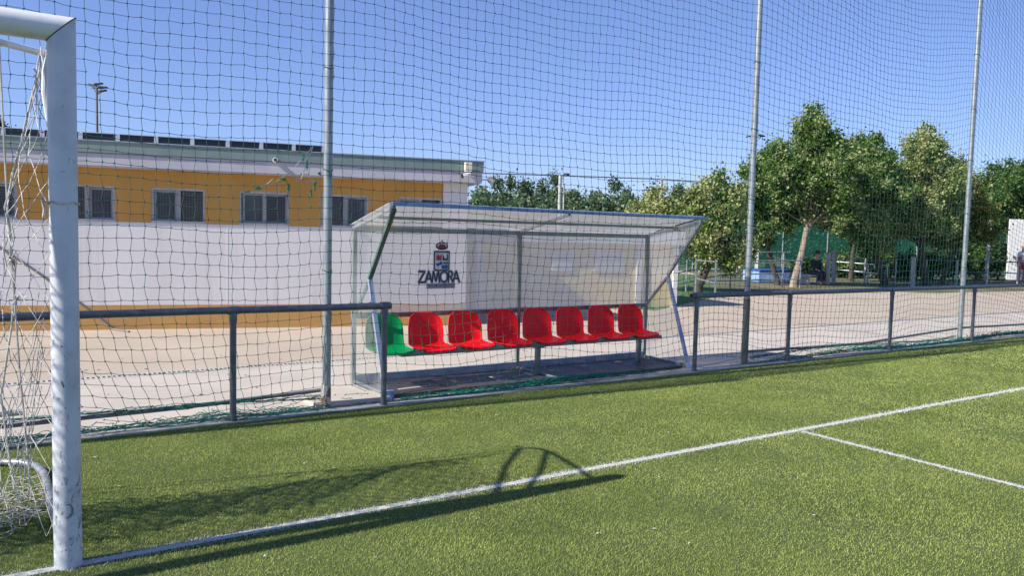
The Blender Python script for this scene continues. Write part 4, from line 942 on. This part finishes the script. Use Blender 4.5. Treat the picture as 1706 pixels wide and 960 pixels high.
# far goal, blue mats, yellow post
a, b = gp(1181, 45), gp(1236, 43); 
t = thing('small_goal', 'small white goal far off on the second pitch', 'goal', a)
MB().tube([a+ZZ*.02, a+ZZ*1.03, b+ZZ*.95, b+ZZ*.02], .05, 8).build('frame', 'white', t, True)
rv = np.array([_fw[0], _fw[1], 0])*1.0; MB().tube([a+ZZ*.9, a+rv, b+rv, b+ZZ*.85], .02, 6).build('back_stay', 'white', t, True)
a, b = gp(1252, 32), gp(1326, 32.5); c = (a+b)/2; ax = (b-a)/np.linalg.norm(b-a); AXM = np.array([ax, [-ax[1], ax[0], 0], [0, 0, 1]])
t = thing('crash_mat', 'long light blue mat stack with dark edge beyond the ramp handrail', 'mat', c)
MB().box(c+ZZ*.22, (np.linalg.norm(b-a), 1.2, .44), axes=AXM).build('mat_body', 'blue_pad', t, bevel=.03); MB().box(c+ZZ*.475, (np.linalg.norm(b-a)*.98, 1.25, .06), axes=AXM).build('mat_cover', 'blue_dark', t, bevel=.02)
q = gp(1113, 27); t = thing('yellow_post', 'short yellow post beside the right end of the dugout', 'post', q)
MB().tube([q, q+ZZ*.78], .09, 12).build('shaft', 'yellow', t, True); MB().tube([q+ZZ*.5, q+ZZ*.56], .094, 12).build('ring', 'white', t, True)
# white board at right edge
a, b = gp(1679, 38.5), gp(1830, 38.5); c = (a+b)/2; ax = (b-a)/np.linalg.norm(b-a); AXM = np.array([ax, [-ax[1], ax[0], 0], [0, 0, 1]]); hB = atD(1682, 367, 38.5)[2]
t = thing('white_board', 'tall white board standing under the trees at the right edge', 'board', c)
MB().box(c+ZZ*(hB/2+.05), (np.linalg.norm(b-a), .12, hB), axes=AXM).build('panel', 'white', t, bevel=.01)
for k_ in (-1, 0, 1): q = c+ax*k_*1.9-AXM[1]*-.3; MB().bar(q, c+ax*k_*1.9+ZZ*hB*.8, .06, .06).build('prop', 'galv', t)
# floodlight masts
def mast(x, ytop, d, heads, label, r=.14):
    g = gp(x, d); h = atD(x, ytop, d)[2]; t = thing('floodlight_mast', label, 'floodlight', g)
    MB().tube([g, g+ZZ*h], [r, r*.55], 12).build('shaft', 'bar', t, True)
    MB().tube([g+ZZ*h-RT*.45, g+ZZ*h+RT*.6], .04, 8).build('crossarm', 'bar', t, True)
    for dx, dz, tl in heads:
        c = g+ZZ*(h+dz)+RT*dx; m = MB(); ax = np.array([RT, np.cross(ZZ, RT), ZZ]); rot = np.array([RT*math.cos(tl)+ZZ*math.sin(tl), np.cross(ZZ, RT), ZZ*math.cos(tl)-RT*math.sin(tl)])
        m.box(c, (.6, .35, .1), axes=rot); m.tube([c-ZZ*.05, g+ZZ*(h-.5)], .025, 6); m.build('lamp_head', 'groove', t, bevel=.02)
mast(164, 150, 62, ((-.3, .25, -.2), (.15, .35, .1), (.5, .1, -.1), (.45, -.2, .2)), 'dark floodlight mast rising behind the roof at left')
mast(1251, 229, 70, ((-.55, .05, .25), (.5, .1, -.25), (-.7, -2.8, .1)), 'far floodlight mast mostly hidden by the net pole just right of the dugout', .1)
# ------------------------------------------------------------------ people
def skin_body(name, joints, edges, mname, parent=None, sub=2):
    me = bpy.data.meshes.new(name); me.from_pydata([j[0] for j in joints], edges, []); me.update()
    o = link(name, me, mname, parent); md = o.modifiers.new('skin', 'SKIN'); md.use_smooth_shade = True
    for i, j in enumerate(joints): me.skin_vertices[0].data[i].radius = (j[1], j[2] if len(j) > 2 else j[1])
    me.skin_vertices[0].data[0].use_root = True
    o.modifiers.new('sub', 'SUBSURF').levels = sub; o.modifiers['sub'].render_levels = sub
    return o
def person(label, g, face, sit, shirt, legs, hair, bald=False):
    t = thing('person', label, 'person', g)
    zz = .46 if sit else .93
    ca, sa = math.cos(face), math.sin(face)
    def P_(f, s, z): return (g[0]+ca*f-sa*s, g[1]+sa*f+ca*s, z)   # f forward, s sideways
    lean_ = .10 if sit else .0
    J = [(P_(0, 0, zz), .14, .12), (P_(.0+lean_*.5, 0, zz+.24), .13, .11), (P_(lean_, 0, zz+.46), .16, .11), (P_(lean_+.01, 0, zz+.54), .06), (P_(lean_+.03, 0, zz+.60), .055), (P_(lean_+.045, 0, zz+.69), .085, .095), (P_(lean_+.05, 0, zz+.77), .075, .085)]
    E_ = [(0, 1), (1, 2), (2, 3), (3, 4), (4, 5), (5, 6)]
    for s in (-1, 1):
        n = len(J)
        if sit: J += [(P_(lean_, s*.19, zz+.45), .06), (P_(lean_+.02, s*.24, zz+.22), .045), (P_(.28, s*.16, zz+.12), .035), (P_(.36, s*.11, zz+.11), .03)]
        else: J += [(P_(0, s*.18, zz+.46), .055), (P_(.02, s*.25, zz+.19), .042), (P_(.12, s*.24, zz-.04), .032), (P_(.15, s*.23, zz-.13), .028)]
        E_ += [(2, n), (n, n+1), (n+1, n+2), (n+2, n+3)]
        for k_ in range(3): m = len(J); e = J[n+3][0]; J.append(((e[0]+ca*.06+(-sa)*(k_-1)*.025, e[1]+sa*.06+ca*(k_-1)*.025, e[2]-.05), .010)); E_.append((n+3, m))
        n = len(J)
        if sit: J += [(P_(.06, s*.1, zz-.01), .09), (P_(.42, s*.13, zz+.0), .065), (P_(.40, s*.13, .1), .042), (P_(.54, s*.14, .04), .035)]
        else: J += [(P_(0, s*.09, zz-.06), .09), (P_(.04, s*.11, .5), .062), (P_(-.02, s*.12, .09), .04), (P_(.14, s*.13, .035), .035)]
        E_ += [(0, n), (n, n+1), (n+1, n+2), (n+2, n+3)]
    skin_body('body', J, E_, 'skin', t)
    g_ = 1.28
    JJ = [(P_(0, 0, zz+.02), .15*1.15, .13*1.15), (P_(lean_*.5, 0, zz+.24), .15, .135), (P_(lean_, 0, zz+.45), .175, .125), (P_(lean_+.0, 0, zz+.52), .08)]
    EE = [(0, 1), (1, 2), (2, 3)]
    for s in (-1, 1):
        n = len(JJ)
        if sit: JJ += [(P_(lean_, s*.19, zz+.45), .08), (P_(lean_+.02, s*.24, zz+.22), .065), (P_(.25, s*.17, zz+.13), .05)]
        else: JJ += [(P_(0, s*.18, zz+.46), .072), (P_(.015, s*.23, zz+.28), .062)]
        EE += [(2, n)]+[(q, q+1) for q in range(n, len(JJ)-1)]
    skin_body('jacket' if sit else 'shirt', JJ, EE, shirt, t)
    JL = [(P_(0, 0, zz-.01), .15, .12)]; EL = []
    for s in (-1, 1):
        n = len(JL)
        if sit: JL += [(P_(.06, s*.1, zz-.01), .105), (P_(.42, s*.13, zz), .08), (P_(.40, s*.13, .12), .06)]
        else: JL += [(P_(0, s*.09, zz-.06), .105), (P_(.03, s*.11, .6), .085)]
        EL += [(0, n)]+[(q, q+1) for q in range(n, len(JL)-1)]
    skin_body('trousers' if sit else 'shorts', JL, EL, legs, t)
    c = np.array(P_(lean_+.045, 0, zz+.74)); hb = bpy.data.meshes.new('hair'); bm = bmesh.new(); bmesh.ops.create_icosphere(bm, subdivisions=3, radius=1)
    for v in bm.verts:
        q = v.co; f = q.x; r = .112+.006*math.sin(q.y*9+q.z*7)
        if q.z < -.1 and f > -.2: r = .07
        if f > .55 and q.z < .45: r = .07
        x_, y_, z_ = f*r*.95, q.y*r*.88, q.z*r*1.08
        v.co = (c[0]+ca*x_-sa*y_, c[1]+sa*x_+ca*y_, c[2]+z_+.01)
    bm.to_mesh(hb); bm.free(); link('hair', hb, hair, t, True)
    fc = MB()      # nose and ears
    e = np.array(P_(lean_+.155, 0, zz+.71)); fc.tube([e+ZZ*.03, e+np.array([ca, sa, 0])*.015-ZZ*.01], [.008, .014], 6)
    for s in (-1, 1): e = np.array(P_(lean_+.03, s*.098, zz+.72)); fc.tube([e-ZZ*.025, e+ZZ*.025], .012, 6)
    fc.build('face', 'skin', t, True)
    ey = MB()
    for s in (-1, 1): e = np.array(P_(lean_+.138, s*.035, zz+.735)); ey.box(e, (.012, .02, .01), face)
    ey.build('eyes', 'groove', t)
    return t
g = gp(1357, 31)
person('person in a dark green jacket sitting beyond the pavement under the lindens', g, math.atan2(-_fw[1], -_fw[0])+.5, True, 'cloth', 'trousers', 'hair')
tg_ = thing('stone_bench', 'low pale stone bench under the seated person', 'bench', g)
MB().box(g+np.array([0, 0, .35]), (.5, 1.3, .07), math.atan2(-_fw[1], -_fw[0])+.5).build('slab', 'concrete_post', tg_, bevel=.01)
for s in (-.45, .45):
    a = math.atan2(-_fw[1], -_fw[0])+.5; MB().box(g+np.array([-math.sin(a)*s, math.cos(a)*s, .157]), (.36, .14, .31), a).build('support', 'concrete_post', tg_)
person('person in white shirt and red shorts before the white board at the right edge', gp(1704, 36), math.atan2(-_fw[1], -_fw[0])+.2, False, 'shirt', 'shorts', 'blond')
